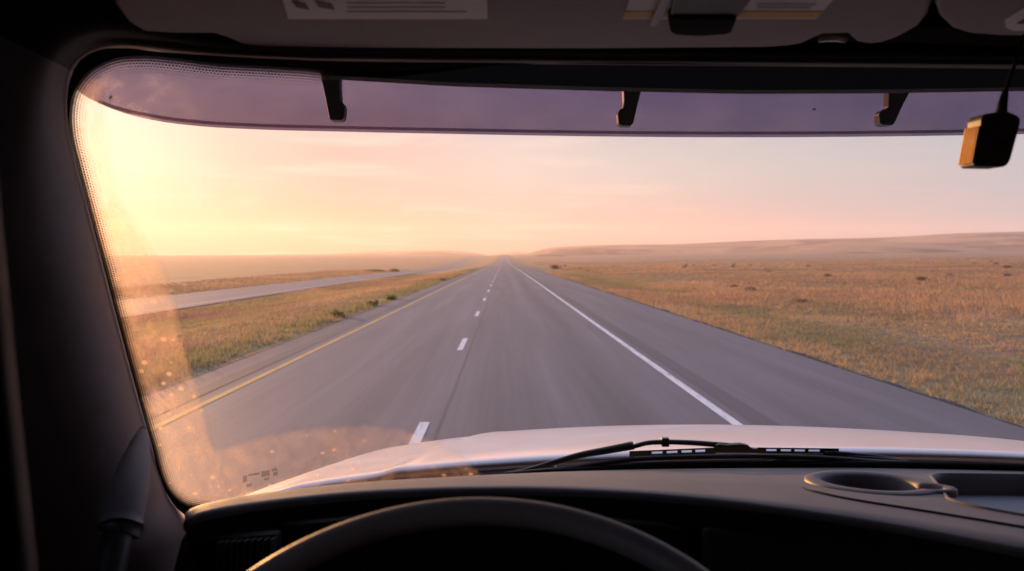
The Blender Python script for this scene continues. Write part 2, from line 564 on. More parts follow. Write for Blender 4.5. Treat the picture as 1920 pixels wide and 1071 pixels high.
def paint_mark(name, col):
    m, t = mat(name)
    pos = t.n('ShaderNodeNewGeometry').outputs['Position']
    n1 = t.noise(t.mapping(pos, (9, 1.2, 1)), 1.0, 5.0, 0.65)
    c = t.mix(t.mr(n1, 0.42, 0.78, 0.0, 0.65), col, (0.13, 0.115, 0.115))
    pr = t.n('ShaderNodeBsdfPrincipled', i={'Base Color': c, 'Roughness': 0.6})
    t.n('ShaderNodeOutputMaterial', i={'Surface': pr.outputs[0]})
    return m


M_ROAD = asphalt('asphalt_worn', (0.135, 0.116, 0.128), [(0.15, 0.8, -0.10), (1.75, 0.75, -0.27), (-2.1, 0.6, -0.08), (-3.7, 0.6, -0.06), (0.95, 0.4, 0.06)], seam=-0.84)
M_OPP = asphalt('asphalt_pale', (0.145, 0.122, 0.138))
M_RUMBLE = asphalt('asphalt_rumble', (0.080, 0.070, 0.076))
M_SHOULD = asphalt('asphalt_shoulder', (0.120, 0.102, 0.112))
M_LIP = plastic('broken_asphalt', (0.09, 0.076, 0.076), 0.95, 0.4, 40, 0.4, 0.05, 0.2)
M_WHITE = paint_mark('road_paint_white', (0.72, 0.70, 0.70))
M_YEL = paint_mark('road_paint_yellow', (0.62, 0.36, 0.06))
yr = np.unique(np.r_[np.linspace(-60, 0, 10), graded(0.5, 2600, 150, 2.0)])


def strip(name, x0, x1, m, lift, parent=None, ya=None, n=3, zf=None, wig=0.0):
    yy = yr if ya is None else ya
    drift = 20.0 if zf is not None else 0.0             # the far carriageway drifts away from this one
    zf = zf or (lambda X, Y: road_z(Y))
    x = np.linspace(x0, x1, n)
    XX, YY = np.meshgrid(x, yy)
    XX = XX - drift * sstep(250, 1300, YY)
    if wig:
        j = RNG.normal(0, wig, (len(yy), 1))
        XX = XX + j
    return loft(name, np.stack([XX, YY, zf(XX, YY) + lift], -1), m, parent)


hw = strip('highway', -4.72, 3.22, M_ROAD, 0.0, n=6)
tag(hw, 'grey two lane highway running straight to the horizon', kind='structure')
sl_ = strip('road_shoulder', L_EDGE, -4.72, M_SHOULD, 0.0, n=3)
tag(sl_, 'narrow paved shoulder beside the yellow line', kind='structure')
sr_ = strip('road_shoulder', 3.22, R_EDGE, M_SHOULD, 0.0, n=4)
tag(sr_, 'wide paved shoulder beside the white line', kind='structure')
# broken asphalt lip where the pavement drops to the verge
for sgn, xe in ((-1, L_EDGE), (1, R_EDGE)):
    yy = np.unique(np.r_[np.linspace(-30, 120, 380), graded(121, 1200, 60, 4)])
    j = RNG.normal(0, 0.045, len(yy)) + 0.10 * np.sin(yy * 0.9) * np.sin(yy * 0.23)
    g = [[(xe - sgn * 0.02, y, road_z(y) + 0.004), (xe + sgn * (0.10 + jj), y, road_z(y) - 0.005), (xe + sgn * (0.22 + jj), y, road_z(y) - 0.12)] for y, jj in zip(yy, j)]
    loft('pavement_edge', g, M_LIP, sl_ if sgn < 0 else sr_)
strip('rumble_strip', -5.20, -4.87, M_RUMBLE, 0.004, sl_)
strip('rumble_strip', 3.34, 3.67, M_RUMBLE, 0.004, sr_)
strip('edge_line', -4.62, -4.50, M_YEL, 0.004, hw, n=2)
strip('edge_line', 3.03, 3.17, M_WHITE, 0.004, hw, n=2)
for k in range(-2, 40):
    y0 = 8.35 + 12.19 * k
    strip('lane_dash', -1.135, -1.0, M_WHITE, 0.004, hw, ya=np.linspace(y0, y0 + 3.1, 3), n=2)


def opp_z(X, Y):
    return road_z(Y) - 1.5


opp = strip('opposite_carriageway', OPP_L, OPP_R, M_OPP, 0.02, zf=opp_z, n=4)
strip('edge_line', OPP_R - 1.4, OPP_R - 1.25, M_WHITE, 0.026, opp, n=2, zf=opp_z)
strip('edge_line', OPP_L + 1.1, OPP_L + 1.25, M_YEL, 0.026, opp, n=2, zf=opp_z)
tag(opp, 'pale carriageway across the grass median', kind='structure')


# hills
def hill(name, skyline, base_py, d0, d1, lab, seed, side):
    pxs = np.arange(skyline[0][0], skyline[-1][0] + 1, 8.0)
    sk = smoothtab(skyline, pxs)[0]
    rng = np.random.default_rng(seed)
    ph = rng.uniform(0, 6, 8)
    ts = np.r_[np.linspace(0, 1, 30), 1.1, 1.22]
    g = []
    for t_ in ts:
        row = []
        for px, py in zip(pxs, sk):
            D = d0 + (d1 - d0) * t_
            zt = (EYEV + ray(px, py) * (d1 / ray(px, py)[1]))[2]
            zb = (EYEV + ray(px, base_py) * (d0 / ray(px, base_py)[1]))[2]
            s_ = t_ ** 1.3 if t_ <= 1 else 1 - (t_ - 1) * 1.2
            X = (px - 945) / FPX * D
            gul = 0.09 * math.sin(X * 0.012 + ph[0] + 2 * math.sin(t_ * 5 + ph[1])) + 0.05 * math.sin(X * 0.031 + ph[2] + t_ * 7) + 0.02 * math.sin(X * 0.07 + t_ * 3 + ph[3])
            env = math.sin(math.pi * min(t_, 1.0))
            row.append((X, D, zb + (zt - zb) * max(s_, -0.5) + (zt - zb) * gul * env))
        g.append(row)
    o = loft(name, g, M_HILL)
    tag(o, lab, kind='structure')


M_HILL, t = mat('grassy_hillside')
pos = t.n('ShaderNodeNewGeometry').outputs['Position']
h1 = t.noise(t.mapping(pos, (0.004, 0.0022, 0.03)), 1.0, 6.0, 0.62, 0.8)
h2 = t.noise(t.mapping(pos, (0.03, 0.012, 0.1)), 1.0, 5.0, 0.6)
c = t.mix(t.mr(h1, 0.42, 0.58, 0.0, 1.0), (0.13, 0.085, 0.07), (0.40, 0.25, 0.155))
c = t.mix(t.m('MULTIPLY', t.mr(h2, 0.45, 0.7, 0.0, 1.0), 0.5), c, (0.18, 0.13, 0.10))
t.n('ShaderNodeOutputMaterial', i={'Surface': t.n('ShaderNodeBsdfPrincipled', i={'Base Color': c, 'Roughness': 0.95, 'Specular IOR Level': 0.05}).outputs[0]})
hill('hill', [(940, 486), (965, 482), (990, 475.5), (1005, 471), (1030, 465), (1080, 461.5), (1144, 459.5), (1280, 457.5), (1400, 452), (1504, 448.5), (1653, 445.5), (1803, 437.5), (1920, 434.5), (2200, 428), (2800, 432)],
     490, 850, 2600, 'long low rise on the horizon beyond the sagebrush', 3, 1)
hill('hill', [(-900, 478), (-300, 482), (60, 483), (208, 480.5), (437, 478), (640, 475), (741, 471.5), (800, 470), (850, 470.5), (880, 473), (915, 479), (940, 486)],
     488, 1500, 3400, 'hazy level ridge beyond the opposite carriageway', 7, -1)
hill('hill', [(900, 482), (930, 476), (958, 473), (975, 472.5), (1000, 475), (1030, 480), (1060, 485)],
     483, 3000, 4000, 'faint far hill where the highway meets the sky', 9, 0)

# ------------------------------------------------------------------ grass
M_GRASS, t = mat('dry_grass')
gc = t.n('ShaderNodeAttribute', attribute_name='tone').outputs['Color']
df = t.n('ShaderNodeBsdfDiffuse', i={'Color': gc, 'Roughness': 0.9}).outputs[0]
tl = t.n('ShaderNodeBsdfTranslucent', i={'Color': gc}).outputs[0]
t.n('ShaderNodeOutputMaterial', i={'Surface': t.mixs(0.5, df, tl)})
PAL = np.array([(0.53, 0.39, 0.245), (0.51, 0.33, 0.205), (0.35, 0.285, 0.19), (0.27, 0.295, 0.12), (0.38, 0.26, 0.20)])


_LAT = np.random.default_rng(77).uniform(-1, 1, (256, 256))


def vnoise(x, y):
    xi, yi = np.floor(x).astype(int), np.floor(y).astype(int)
    fx, fy = x - xi, y - yi
    fx, fy = fx * fx * (3 - 2 * fx), fy * fy * (3 - 2 * fy)
    g_ = lambda i, j: _LAT[i % 256, j % 256]
    return (g_(xi, yi) * (1 - fx) + g_(xi + 1, yi) * fx) * (1 - fy) + (g_(xi, yi + 1) * (1 - fx) + g_(xi + 1, yi + 1) * fx) * fy


def patches(X, Y):
    a = 1.3 * (0.6 * vnoise(X / 9, Y / 14) + 0.45 * vnoise(X / 3.4 + 31, Y / 6 + 7) + 0.2 * vnoise(X / 1.2, Y / 1.8))
    b = 1.4 * (0.7 * vnoise(X / 16 + 50, Y / 26 + 9) + 0.4 * vnoise(X / 5 + 13, Y / 8 + 70))
    c_ = 1.3 * (0.6 * vnoise(X / 6 + 90, Y / 11 + 40) + 0.45 * vnoise(X / 2.2 + 3, Y / 4 + 20))
    return a, b, c_


def grass(name, X, Y, hgt, wid, blades, lab, green_fn):
    n = len(X)
    a, b, c_ = patches(X, Y)
    wts = np.stack([0.5 + 1.6 * a, 0.3 + 2.1 * b, 0.45 + 1.6 * c_, green_fn(X) * (0.8 + 1.3 * c_), 0.5 - 1.7 * a], 1).clip(0.01)
    hgt = hgt * np.clip(0.85 + 0.55 * b - 0.25 * c_, 0.35, 1.6)
    gk = np.clip(wts[:, 3:4] * 0.45, 0, 0.75)
    wts[:, [0, 1, 4]] *= 1 - gk
    wts /= wts.sum(1)[:, None]
    colr = wts @ PAL * RNG.uniform(0.91, 1.09, (n, 1))
    X = np.repeat(X, blades)
    Y = np.repeat(Y, blades)
    col = np.repeat(colr, blades, 0) * RNG.uniform(0.93, 1.07, (n * blades, 1))
    h = np.repeat(hgt, blades) * RNG.uniform(0.45, 1.1, n * blades)
    w_ = np.repeat(wid, blades) * RNG.uniform(0.6, 1.2, n * blades)
    sp = np.repeat(hgt, blades) * 0.55
    X = X + RNG.normal(0, 1, len(X)) * sp
    Y = Y + RNG.normal(0, 1, len(Y)) * sp
    z = ground_z(X, Y) - 0.02
    ang = RNG.uniform(0, 2 * np.pi, len(X))
    lean = RNG.normal(0, 0.45, (len(X), 2)) * h[:, None]
    dx, dy = np.cos(ang) * w_, np.sin(ang) * w_
    v = np.empty((len(X), 3, 3), np.float32)
    v[:, 0] = np.stack([X - dx, Y - dy, z], 1)
    v[:, 1] = np.stack([X + dx, Y + dy, z], 1)
    v[:, 2] = np.stack([X + lean[:, 0], Y + lean[:, 1], z + h], 1)
    N = len(X)
    me = bpy.data.meshes.new(name)
    me.vertices.add(N * 3)
    me.vertices.foreach_set('co', v.ravel())
    me.loops.add(N * 3)
    me.loops.foreach_set('vertex_index', np.arange(N * 3, dtype=np.int32))
    me.polygons.add(N)
    me.polygons.foreach_set('loop_start', np.arange(0, N * 3, 3, dtype=np.int32))
    me.update(calc_edges=True)
    at_ = me.color_attributes.new('tone', 'FLOAT_COLOR', 'POINT')
    cc = np.ones((N * 3, 4), np.float32)
    cc[:, :3] = np.repeat(col, 3, 0)
    at_.data.foreach_set('color', cc.ravel())
    o = link(name, me, M_GRASS, None, False)
    tag(o, lab, 'grass', None, 'stuff')
    return o


def scatter(n, x0, x1, y0, y1, power=1.6):
    Y = y0 + (y1 - y0) * RNG.uniform(0, 1, n) ** power
    X = x0 + (x1 - x0) * RNG.uniform(0, 1, n)
    return X, Y


X, Y = scatter(34000, R_EDGE + 0.12, 19, 8, 150)
grass('verge_grass', X, Y, RNG.uniform(0.08, 0.20, len(X)), np.full(len(X), 0.007) * (1 + Y / 30), 10, 'short mixed green and straw grass along the wide shoulder', lambda x: np.where(x < 8.4, 0.7, np.where(x < 16, 1.5 - 0.12 * np.maximum(x - 9, 0), 0.6)))
X, Y = scatter(52000, 13, 34, 14, 260, 1.8)
k = RNG.uniform(0, 1, len(X))
X2 = 14 + (34 + Y * 0.55 - 14) * k
grass('range_grass', X2, Y, RNG.uniform(0.10, 0.30, len(X)) * (1 + 0.5 * np.maximum(wob(X2 * .7 - 40, Y * .5 + 90), 0)), np.full(len(X), 0.010) * (1 + Y / 30), 10, 'tall rust and straw coloured grass on the open range', lambda x: 0.35 + 0 * x)
Y = 180 + 420 * RNG.uniform(0, 1, 26000) ** 1.2
X = 18 + RNG.uniform(0, 1, len(Y)) * (20 + Y * 0.6)
grass('range_grass', X, Y, RNG.uniform(0.2, 0.45, len(X)), np.full(len(X), 0.05) * (1 + Y / 150), 5, 'sparse brown grass where the open range runs back to the low rise', lambda x: 0.3 + 0 * x)
X, Y = scatter(42000, OPP_R + 0.6, L_EDGE - 0.35, 10, 220, 1.8)
grass('median_grass', X, Y, RNG.uniform(0.10, 0.30, len(X)), np.full(len(X), 0.009) * (1 + Y / 30), 9, 'straw and olive grass filling the median between the carriageways', lambda x: np.where(x > -7.6, 1.6, np.where(x < -13, 0.9, 0.3)))
X, Y = scatter(9000, 0, 1, 30, 320, 1.6)
X = OPP_L - 0.5 - X ** 1.5 * (9 + Y * 0.06)
grass('field_grass', X, Y, RNG.uniform(0.15, 0.4, len(X)), np.full(len(X), 0.02) * (1 + Y / 60), 6, 'golden grass on the hazy field past the opposite carriageway', lambda x: 0.3 + 0 * x)


# ------------------------------------------------------------------ shrubs and post
def shrub_mesh(name, rx, ry, rz, n, leaf, seed, cols):
    rng = np.random.default_rng(seed)
    v, f, tone = [], [], []
    lob = [(rng.uniform(-0.42, 0.42) * rx, rng.uniform(-0.42, 0.42) * ry, rng.uniform(0.25, 0.5) * rz, rng.uniform(0.42, 0.62)) for _ in range(9)]
    for _ in range(n):
        cx_, cy_, cz_, q = lob[rng.integers(len(lob))]
        d = rng.normal(0, 1, 3)
        d /= np.linalg.norm(d)
        p = np.array((cx_, cy_, cz_)) + d * np.array((rx, ry, rz)) * q * rng.uniform(0.55, 1.0)
        if p[2] < 0:
            p[2] = abs(p[2]) * 0.5
        a = rng.normal(0, 1, 3)
        a /= np.linalg.norm(a)
        b = np.cross(a, d)
        b /= max(np.linalg.norm(b), 1e-6)
        s_ = leaf * rng.uniform(0.6, 1.4)
        k_ = len(v)
        up_ = np.array((0, 0, s_ * 1.3))
        v += [p - b * s_ * 0.4, p + b * s_ * 0.4, p + a * s_ * 0.8 + up_ * 0.6]
        f.append((k_, k_ + 1, k_ + 2))
        tone += [np.array(cols[rng.integers(len(cols))]) * rng.uniform(0.75, 1.25)] * 3
    for _ in range(7):                                  # stems
        a = rng.uniform(0, 6.28)
        e = np.array((math.cos(a) * rx * 0.5, math.sin(a) * ry * 0.5, rz * 0.6))
        k_ = len(v)
        v += [(-0.02, 0, -0.1), (0.02, 0, -0.1), e]
        f.append((k_, k_ + 1, k_ + 2))
        tone += [np.array((0.10, 0.07, 0.05))] * 3
    me = bpy.data.meshes.new(name)
    me.from_pydata([tuple(x) for x in v], [], f)
    me.update()
    at_ = me.color_attributes.new('tone', 'FLOAT_COLOR', 'POINT')
    cc = np.ones((len(v), 4), np.float32)
    cc[:, :3] = np.array(tone)
    at_.data.foreach_set('color', cc.ravel())
    me.materials.append(M_GRASS)
    return me


SAGE = [(0.25, 0.205, 0.15), (0.28, 0.21, 0.15), (0.21, 0.17, 0.13)]
RUST = [(0.26, 0.12, 0.06), (0.20, 0.09, 0.05)]
OLIVE = [(0.25, 0.225, 0.11), (0.21, 0.20, 0.09)]
sage_meshes = [shrub_mesh('sage_bush', 0.7, 0.6, 0.75, 520, 0.11, s, SAGE) for s in (1, 2, 3)]
cnt = 0
while cnt < 46:
    yy = 26 + 330 * random.random() ** 1.3
    xx = 17 + random.random() * (10 + yy * 0.62)
    o = bpy.data.objects.new('sage_bush', sage_meshes[cnt % 3])
    COL.objects.link(o)
    o.location = (xx, yy, float(ground_z(xx, yy)) - 0.03)
    o.rotation_euler = (0, 0, random.uniform(0, 6.28))
    s_ = random.uniform(0.55, 1.25)
    o.scale = (s_ * 1.25, s_ * 1.1, s_ * random.uniform(0.6, 0.9))
    tag(o, 'dark grey green sagebrush among the rust grass of the open range', 'shrub', 'sagebrush dotted over the range')
    cnt += 1


def place_shrub(name, me, px, D, lab, grp=None, sc_=(1, 1, 1)):
    xx = (px - 945) / FPX * D
    o = bpy.data.objects.new(name, me)
    COL.objects.link(o)
    o.location = (xx, D, float(ground_z(xx, D)) - 0.05)
    o.scale = sc_
    tag(o, lab, 'shrub', grp)
    return o


place_shrub('russet_bush', shrub_mesh('russet_bush', 2.2, 1.6, 1.3, 900, 0.2, 21, RUST), 1040, 235, 'low russet bush standing alone beside the wide shoulder, far up the road')
tall_sage = shrub_mesh('dark_bush', 0.9, 0.9, 1.3, 600, 0.16, 23, SAGE)
for px, D, s_ in ((1287, 300, 0.8), (1302, 300, 0.65), (1340, 310, 0.6), (1377, 290, 0.8), (1408, 300, 0.6)):
    place_shrub('dark_bush', tall_sage, px, D, 'small dark upright bush on the skyline of the open range', 'dark bushes at the edge of the range', (s_, s_, s_))
mound = shrub_mesh('roadside_scrub', 3.0, 2.0, 1.15, 900, 0.22, 25, OLIVE)
place_shrub('roadside_scrub', mound, 708, 270, 'wide low olive scrub clump at the far edge of the opposite carriageway', None, (1.6, 1, 0.75))
place_shrub('roadside_scrub', mound, 742, 262, 'smaller, taller olive scrub clump at the far edge of the opposite carriageway', None, (0.8, 1, 1.0))
weed = shrub_mesh('weed_clump', 0.55, 0.4, 0.30, 420, 0.08, 27, OLIVE)
for k, (px, D) in enumerate(((797, 47), (757, 41), (700, 33), (862, 88))):
    xx = L_EDGE - 0.55
    o = bpy.data.objects.new('weed_clump', weed)
    COL.objects.link(o)
    o.location = (xx, D, float(ground_z(xx, D)) - 0.02)
    o.rotation_euler = (0, 0, k * 1.7)
    tag(o, 'small dark green weed clump growing at the edge of the narrow shoulder', 'weed', 'weeds along the narrow shoulder')

post = empty('marker_post', (8.0, 560, float(ground_z(8.0, 560))), 'slim pale roadside marker post far up the road beside the shoulder', 'marker post')
box('post', (8.0 - 8.0, 0, 1.2), (0.16, 0.08, 2.6), M_LABEL, post, 0.01)
box('reflector_plate', (0, -0.05, 2.55), (0.7, 0.03, 0.9), M_LABEL, post, 0.01)

# ------------------------------------------------------------------ the truck
truck = empty('truck', (0, 0, 0), 'white truck seen from its driver seat, dark cab interior, hood ahead', 'truck')


# hood
def hood_z(X, Y):
    hwid = 1.13 - 0.06 * (Y - 1.75)
    u_ = (X - 0.62) / hwid
    zc_ = -0.392 - 0.10 * (Y - 1.75) - 0.045 * (Y - 1.75) ** 2
    ed = np.maximum(np.abs(u_) - 0.60, 0)
    z = zc_ - 0.066 * u_**2 - 0.10 * ed**2 - 0.15 * np.maximum(np.abs(u_) - 0.93, 0)
    uc = 0.74 - 0.118 * (Y - 1.95)
    z = z - 0.006 * sstep(uc - 0.03, uc + 0.03, np.abs(u_)) + 0.002 * np.exp(-((np.abs(u_) - uc + 0.015) / 0.02) ** 2)
    z = z - 0.10 * sstep(3.1, 3.6, Y) * (Y - 3.1)
    return z + EYE


us = np.r_[np.linspace(-1.12, -0.9, 10), np.linspace(-0.88, 0.88, 240), np.linspace(0.9, 1.12, 10)]
g = []
for Yv in np.r_[np.linspace(1.75, 3.2, 44), np.linspace(3.25, 3.7, 8)]:
    hwid = 1.13 - 0.06 * (Yv - 1.75)
    row = [(0.62 + u_ * hwid, Yv, float(hood_z(np.array(0.62 + u_ * hwid), np.array(Yv)))) for u_ in us]
    row = [(row[0][0] - 0.03, Yv, row[0][2] - 0.9)] + row + [(row[-1][0] + 0.03, Yv, row[-1][2] - 0.9)]
    g.append(row)
gl_ = [(x, 3.74, z - 0.12) for x, y, z in g[-1]]
g.append(gl_)
g.append([(x, 3.76, 1.0) for x, y, z in gl_])
# rolled rear lip
lip = [[(x, 1.75 - dy_, z - dz_) for x, y, z in g[0]] for dy_, dz_ in ((0.004, 0.0155), (0.009, 0.014), (0.0125, 0.010), (0.0135, 0.007), (0.012, 0.004), (0.007, 0.001))]
hood = loft('hood', lip + g, M_PAINT, truck)
# black cowl between hood and glass
g = []
for px in np.arange(575, 3100, 25.0):
    b_ = S(px, 905, 0.03)
    X = b_[0]
    rear = np.array((X, min(glass_y(X, -0.42) + 0.02, 1.66), EYE - 0.425))
    ft = np.array((X, 1.735, float(hood_z(np.array(X), np.array(1.75))) - 0.018))
    rear[2] = min(rear[2], ft[2] - 0.012)
    g.append([rear + (0, -0.01, -0.06), rear, rear * 0.6 + ft * 0.4 + (0, 0, 0.006), ft, ft + (0, 0.02, -0.15)])
loft('cowl_panel', g, M_MATTE, truck)

# windscreen: clear pane
g = []
for py in np.linspace(60, 985, 22):
    g.append([S(px, py, 0.004) for px in np.linspace(90, 3400, 64)])
pane = loft('windshield', g, M_GLASS, truck)
tag(pane, 'clear wiped glass')

OUT = [(2150, 128), (1600, 124), (960, 118), (560, 112), (400, 104), (300, 97), (230, 90), (188, 93), (150, 113), (131, 150), (125, 190), (128, 235), (142, 300), (158, 362), (190, 484), (220, 600), (250, 712), (281, 822), (313, 926), (334, 956), (362, 975), (420, 985)]
INN = [(2150, 128.1), (1600, 124.1), (960, 121), (640, 141), (594, 133), (500, 126), (400, 120), (330, 111), (265, 106), (215, 111), (165, 137), (140, 172), (131.5, 215), (134, 255), (146, 305), (162, 366), (195, 488), (226, 606), (257, 722), (289, 835), (322, 925), (343, 944), (372, 952), (430, 956)]


def resample(pts, n):
    p = np.array(pts, float)
    s_ = np.r_[0, np.cumsum(np.linalg.norm(np.diff(p, axis=0), axis=1))]
    u_ = np.linspace(0, s_[-1], n)
    return np.stack([np.interp(u_, s_, p[:, 0]), np.interp(u_, s_, p[:, 1])], 1)


OUT_C = catmull(OUT, 320)
INN_C = catmull(INN, 320)
# nearest outer point for every inner point keeps the band square to its edge
g, uvs, al = [], [], 0.0
tanp = np.gradient(INN_C, axis=0)
nrm = np.stack([tanp[:, 1], -tanp[:, 0]], 1)
nrm /= np.linalg.norm(nrm, axis=1)[:, None]
if nrm[230] @ (np.array((960, 535)) - INN_C[230]) < 0:
    nrm = -nrm
prev = None
DOTW = np.array([0.0, 0.007, 0.014, 0.0205])
for k in range(320):
    a3 = S(*INN_C[k], -0.001)
    if prev is not None:
        al += np.linalg.norm(a3 - prev)
    prev = a3
    ppm = FPX / a3[1]
    scale_ = 1.0
    if INN_C[k][0] > 600:
        scale_ = max(0.0, 1 - (INN_C[k][0] - 600) / 60)
    d_ = np.sqrt(((OUT_C - INN_C[k]) ** 2).sum(1))
    q = OUT_C[d_.argmin()]
    row, ur = [S(*(q * 1.0), -0.001)], [(al, -0.02)]
    row.append(S(*(INN_C[k]), -0.001))
    ur.append((al, 0.0))
    for dw in DOTW[1:]:
        row.append(S(*(INN_C[k] + nrm[k] * dw * scale_ * ppm), -0.001))
        ur.append((al, dw if scale_ > 0.02 else 0.02))
    g.append(row)
    uvs.append(ur)
fr = loft('printed_border', g, M_FRIT, pane)
me = fr.data
uvl = me.uv_layers.new(name='uv')
flat = [x for r_ in uvs for x in r_]
for lp in me.loops:
    uvl.data[lp.index].uv = flat[lp.vertex_index]

# dust outside the wiper sweep
DP = [(118, 160), (150, 150), (185, 150), (200, 260), (215, 360), (262, 440), (305, 510), (326, 570), (342, 640), (358, 700), (376, 760), (392, 828), (402, 848), (440, 836), (520, 814), (600, 803), (690, 799), (750, 806), (810, 826), (850, 850), (900, 890), (900, 1000), (300, 1000), (118, 500)]
gx, gy = np.arange(116, 912, 4.0), np.arange(140, 992, 6.0)
GX, GY = np.meshgrid(gx, gy)
dp = np.array(DP, float)


def poly_sdf(px, py, poly):
    d = np.full(px.shape, 1e9)
    ins = np.zeros(px.shape, bool)
    n = len(poly)
    for i in range(n):
        a, b = poly[i], poly[(i + 1) % n]
        e = b - a
        wx, wy = px - a[0], py - a[1]
        tt = np.clip((wx * e[0] + wy * e[1]) / (e @ e), 0, 1)
        d = np.minimum(d, (wx - e[0] * tt) ** 2 + (wy - e[1] * tt) ** 2)
        cnd = (a[1] > py) != (b[1] > py)
        xi = (b[0] - a[0]) * (py - a[1]) / (b[1] - a[1] + 1e-12) + a[0]
        ins ^= cnd & (px < xi)
    d = np.sqrt(d)
    return np.where(ins, d, -d)


sd = poly_sdf(GX, GY, dp)
fade = sstep(-7, 9, sd)
left = 1.3 - 0.65 * sstep(70, 240, GX - np.interp(GY, [150, 360, 700, 980], [130, 160, 250, 350]))
low = 1.0 - 0.25 * sstep(700, 900, GY)
hi = 0.55 + 0.45 * sstep(300, 480, GY)
fade = fade * left * low * hi
idx = -np.ones(GX.shape, int)
v, f, dv = [], [], []
use = sd > -12
for i in range(GX.shape[0]):
    for j in range(GX.shape[1]):
        if use[i, j]:
            idx[i, j] = len(v)
            v.append(S(GX[i, j], GY[i, j], 0.0))
            dv.append(fade[i, j])
for i in range(GX.shape[0] - 1):
    for j in range(GX.shape[1] - 1):
        q = (idx[i, j], idx[i, j + 1], idx[i + 1, j + 1], idx[i + 1, j])
        if min(q) >= 0:
            f.append(q)
dust = mesh('dusty_glass', v, f, M_DUST, truck)
at_ = dust.data.attributes.new('dust', 'FLOAT', 'POINT')
at_.data.foreach_set('value', np.array(dv, np.float32))
tag(dust, 'dusty unwiped edge of the windshield')
# worn etched marks near the lower corner of the glass
v, f = [], []
for (x0, x1, y0, y1, sk) in ((455, 463, 893, 905, -2), (465, 487, 889, 893, -3), (490, 506, 884, 895, -3), (509, 520, 879, 885, -2), (512, 521, 886, 893, -2), (462, 472, 908, 914, -2), (495, 505, 897, 901, -2)):
    k_ = len(v)
    v += [S(x0, y0, -0.0015), S(x1, y0 + sk, -0.0015), S(x1, y1 + sk, -0.0015), S(x0, y1, -0.0015)]
    f.append((k_, k_ + 1, k_ + 2, k_ + 3))
mesh('glass_mark', v, f, M_MARK, pane, False)

# outside sun visor: smoked acrylic blade with its rail and brackets
LOW = [(128, 150, 1.16), (145, 170, 1.20), (188, 195, 1.27), (229, 211, 1.33), (289, 226, 1.40), (370, 236.5, 1.45), (471, 242.5, 1.48), (639, 247, 1.51), (880, 252, 1.53), (1119, 256, 1.54), (1300, 257.5, 1.545), (1484, 257.5, 1.54), (1700, 255.5, 1.535), (1911, 252, 1.52), (2200, 246, 1.48), (2600, 236, 1.42), (3000, 218, 1.32), (3300, 190, 1.2)]
lowc = catmull(LOW, 130)
rows = []
for q in lowc:
    top_y = np.interp(q[0], [120, 200, 300, 2200, 3300], [100, 78, 72, 92, 110])
    Yt = np.interp(q[0], [120, 200, 400, 700, 2200, 3300], [1.10, 1.14, 1.20, 1.25, 1.25, 1.05])
    col = []
    for t_ in np.linspace(0, 1, 9):
        py = q[1] + (top_y - q[1]) * t_
        col.append(P(q[0], py, q[2] + (Yt - q[2]) * t_ + 0.03 * math.sin(math.pi * t_)))
    rows.append(col)
visor = loft('outside_visor', rows, M_TINT, truck)
# stiffening bead along the lower edge
bead = [P(q[0], q[1] - 8 * min(1, (q[0] - 120) / 160), q[2] - 0.012) for q in lowc[3:]]
M_BEAD, t = mat('visor_bead')
t.n('ShaderNodeOutputMaterial', i={'Surface': t.mixs(0.22, t.n('ShaderNodeBsdfTransparent', i={'Color': (0.75, 0.68, 0.72, 1)}).outputs[0], t.n('ShaderNodeBsdfPrincipled', i={'Base Color': (0.03, 0.022, 0.03, 1), 'Roughness': 0.5}).outputs[0])})
tube('edge_bead', bead, 0.0028, M_BEAD, visor, 8)
# dark mounting rail seen between the glass edge and the acrylic
rail = []
for px in np.arange(612, 2900, 25.0):
    yb = np.interp(px, [560, 640, 855, 1119, 1400, 1655, 1911, 2230], [138, 142.5, 155, 163, 169, 168, 164, 160])
    Yr = 1.27
    a = P(px, yb, Yr)
    b = P(px, 85, Yr)
    rail.append([a, b, b + (0, 0.05, 0), a + (0, 0.03, 0)])
loft('visor_rail', rail, M_MATTE, visor, close_v=True, cap=True, smooth=False)
# three hooked brackets
BR = [
    [(594, 118), (600, 140), (608, 175), (614, 205), (617, 222), (622, 226), (641, 226), (645, 221), (647, 203), (645, 195), (639, 190), (637, 160), (637, 118)],
    [(1166, 118), (1169, 165), (1170, 190), (1168, 203), (1162, 205), (1158, 214), (1160, 232), (1165, 236), (1183, 236), (1188, 230), (1196, 195), (1204, 165), (1212, 118)],
    [(1665, 118), (1667, 170), (1666, 200), (1662, 205), (1654, 206), (1648, 214), (1650, 231), (1656, 235), (1674, 235), (1679, 229), (1694, 196), (1709, 168), (1722, 118)],
]
for poly in BR:
    Yb = 1.36
    prism('visor_bracket', [P(x, y, Yb - 0.0012 * max(0, y - 118) * -0.6) for x, y in poly], (0, 0.022, 0.0), M_BLACK, visor, 0.0015, 2)

# wiper arm and blade just outside the glass
wip = empty('wiper', (0, 0, 0))
wip.parent = truck


def wp(pts, off=0.035):
    return [S(x, y, off) for x, y in pts]


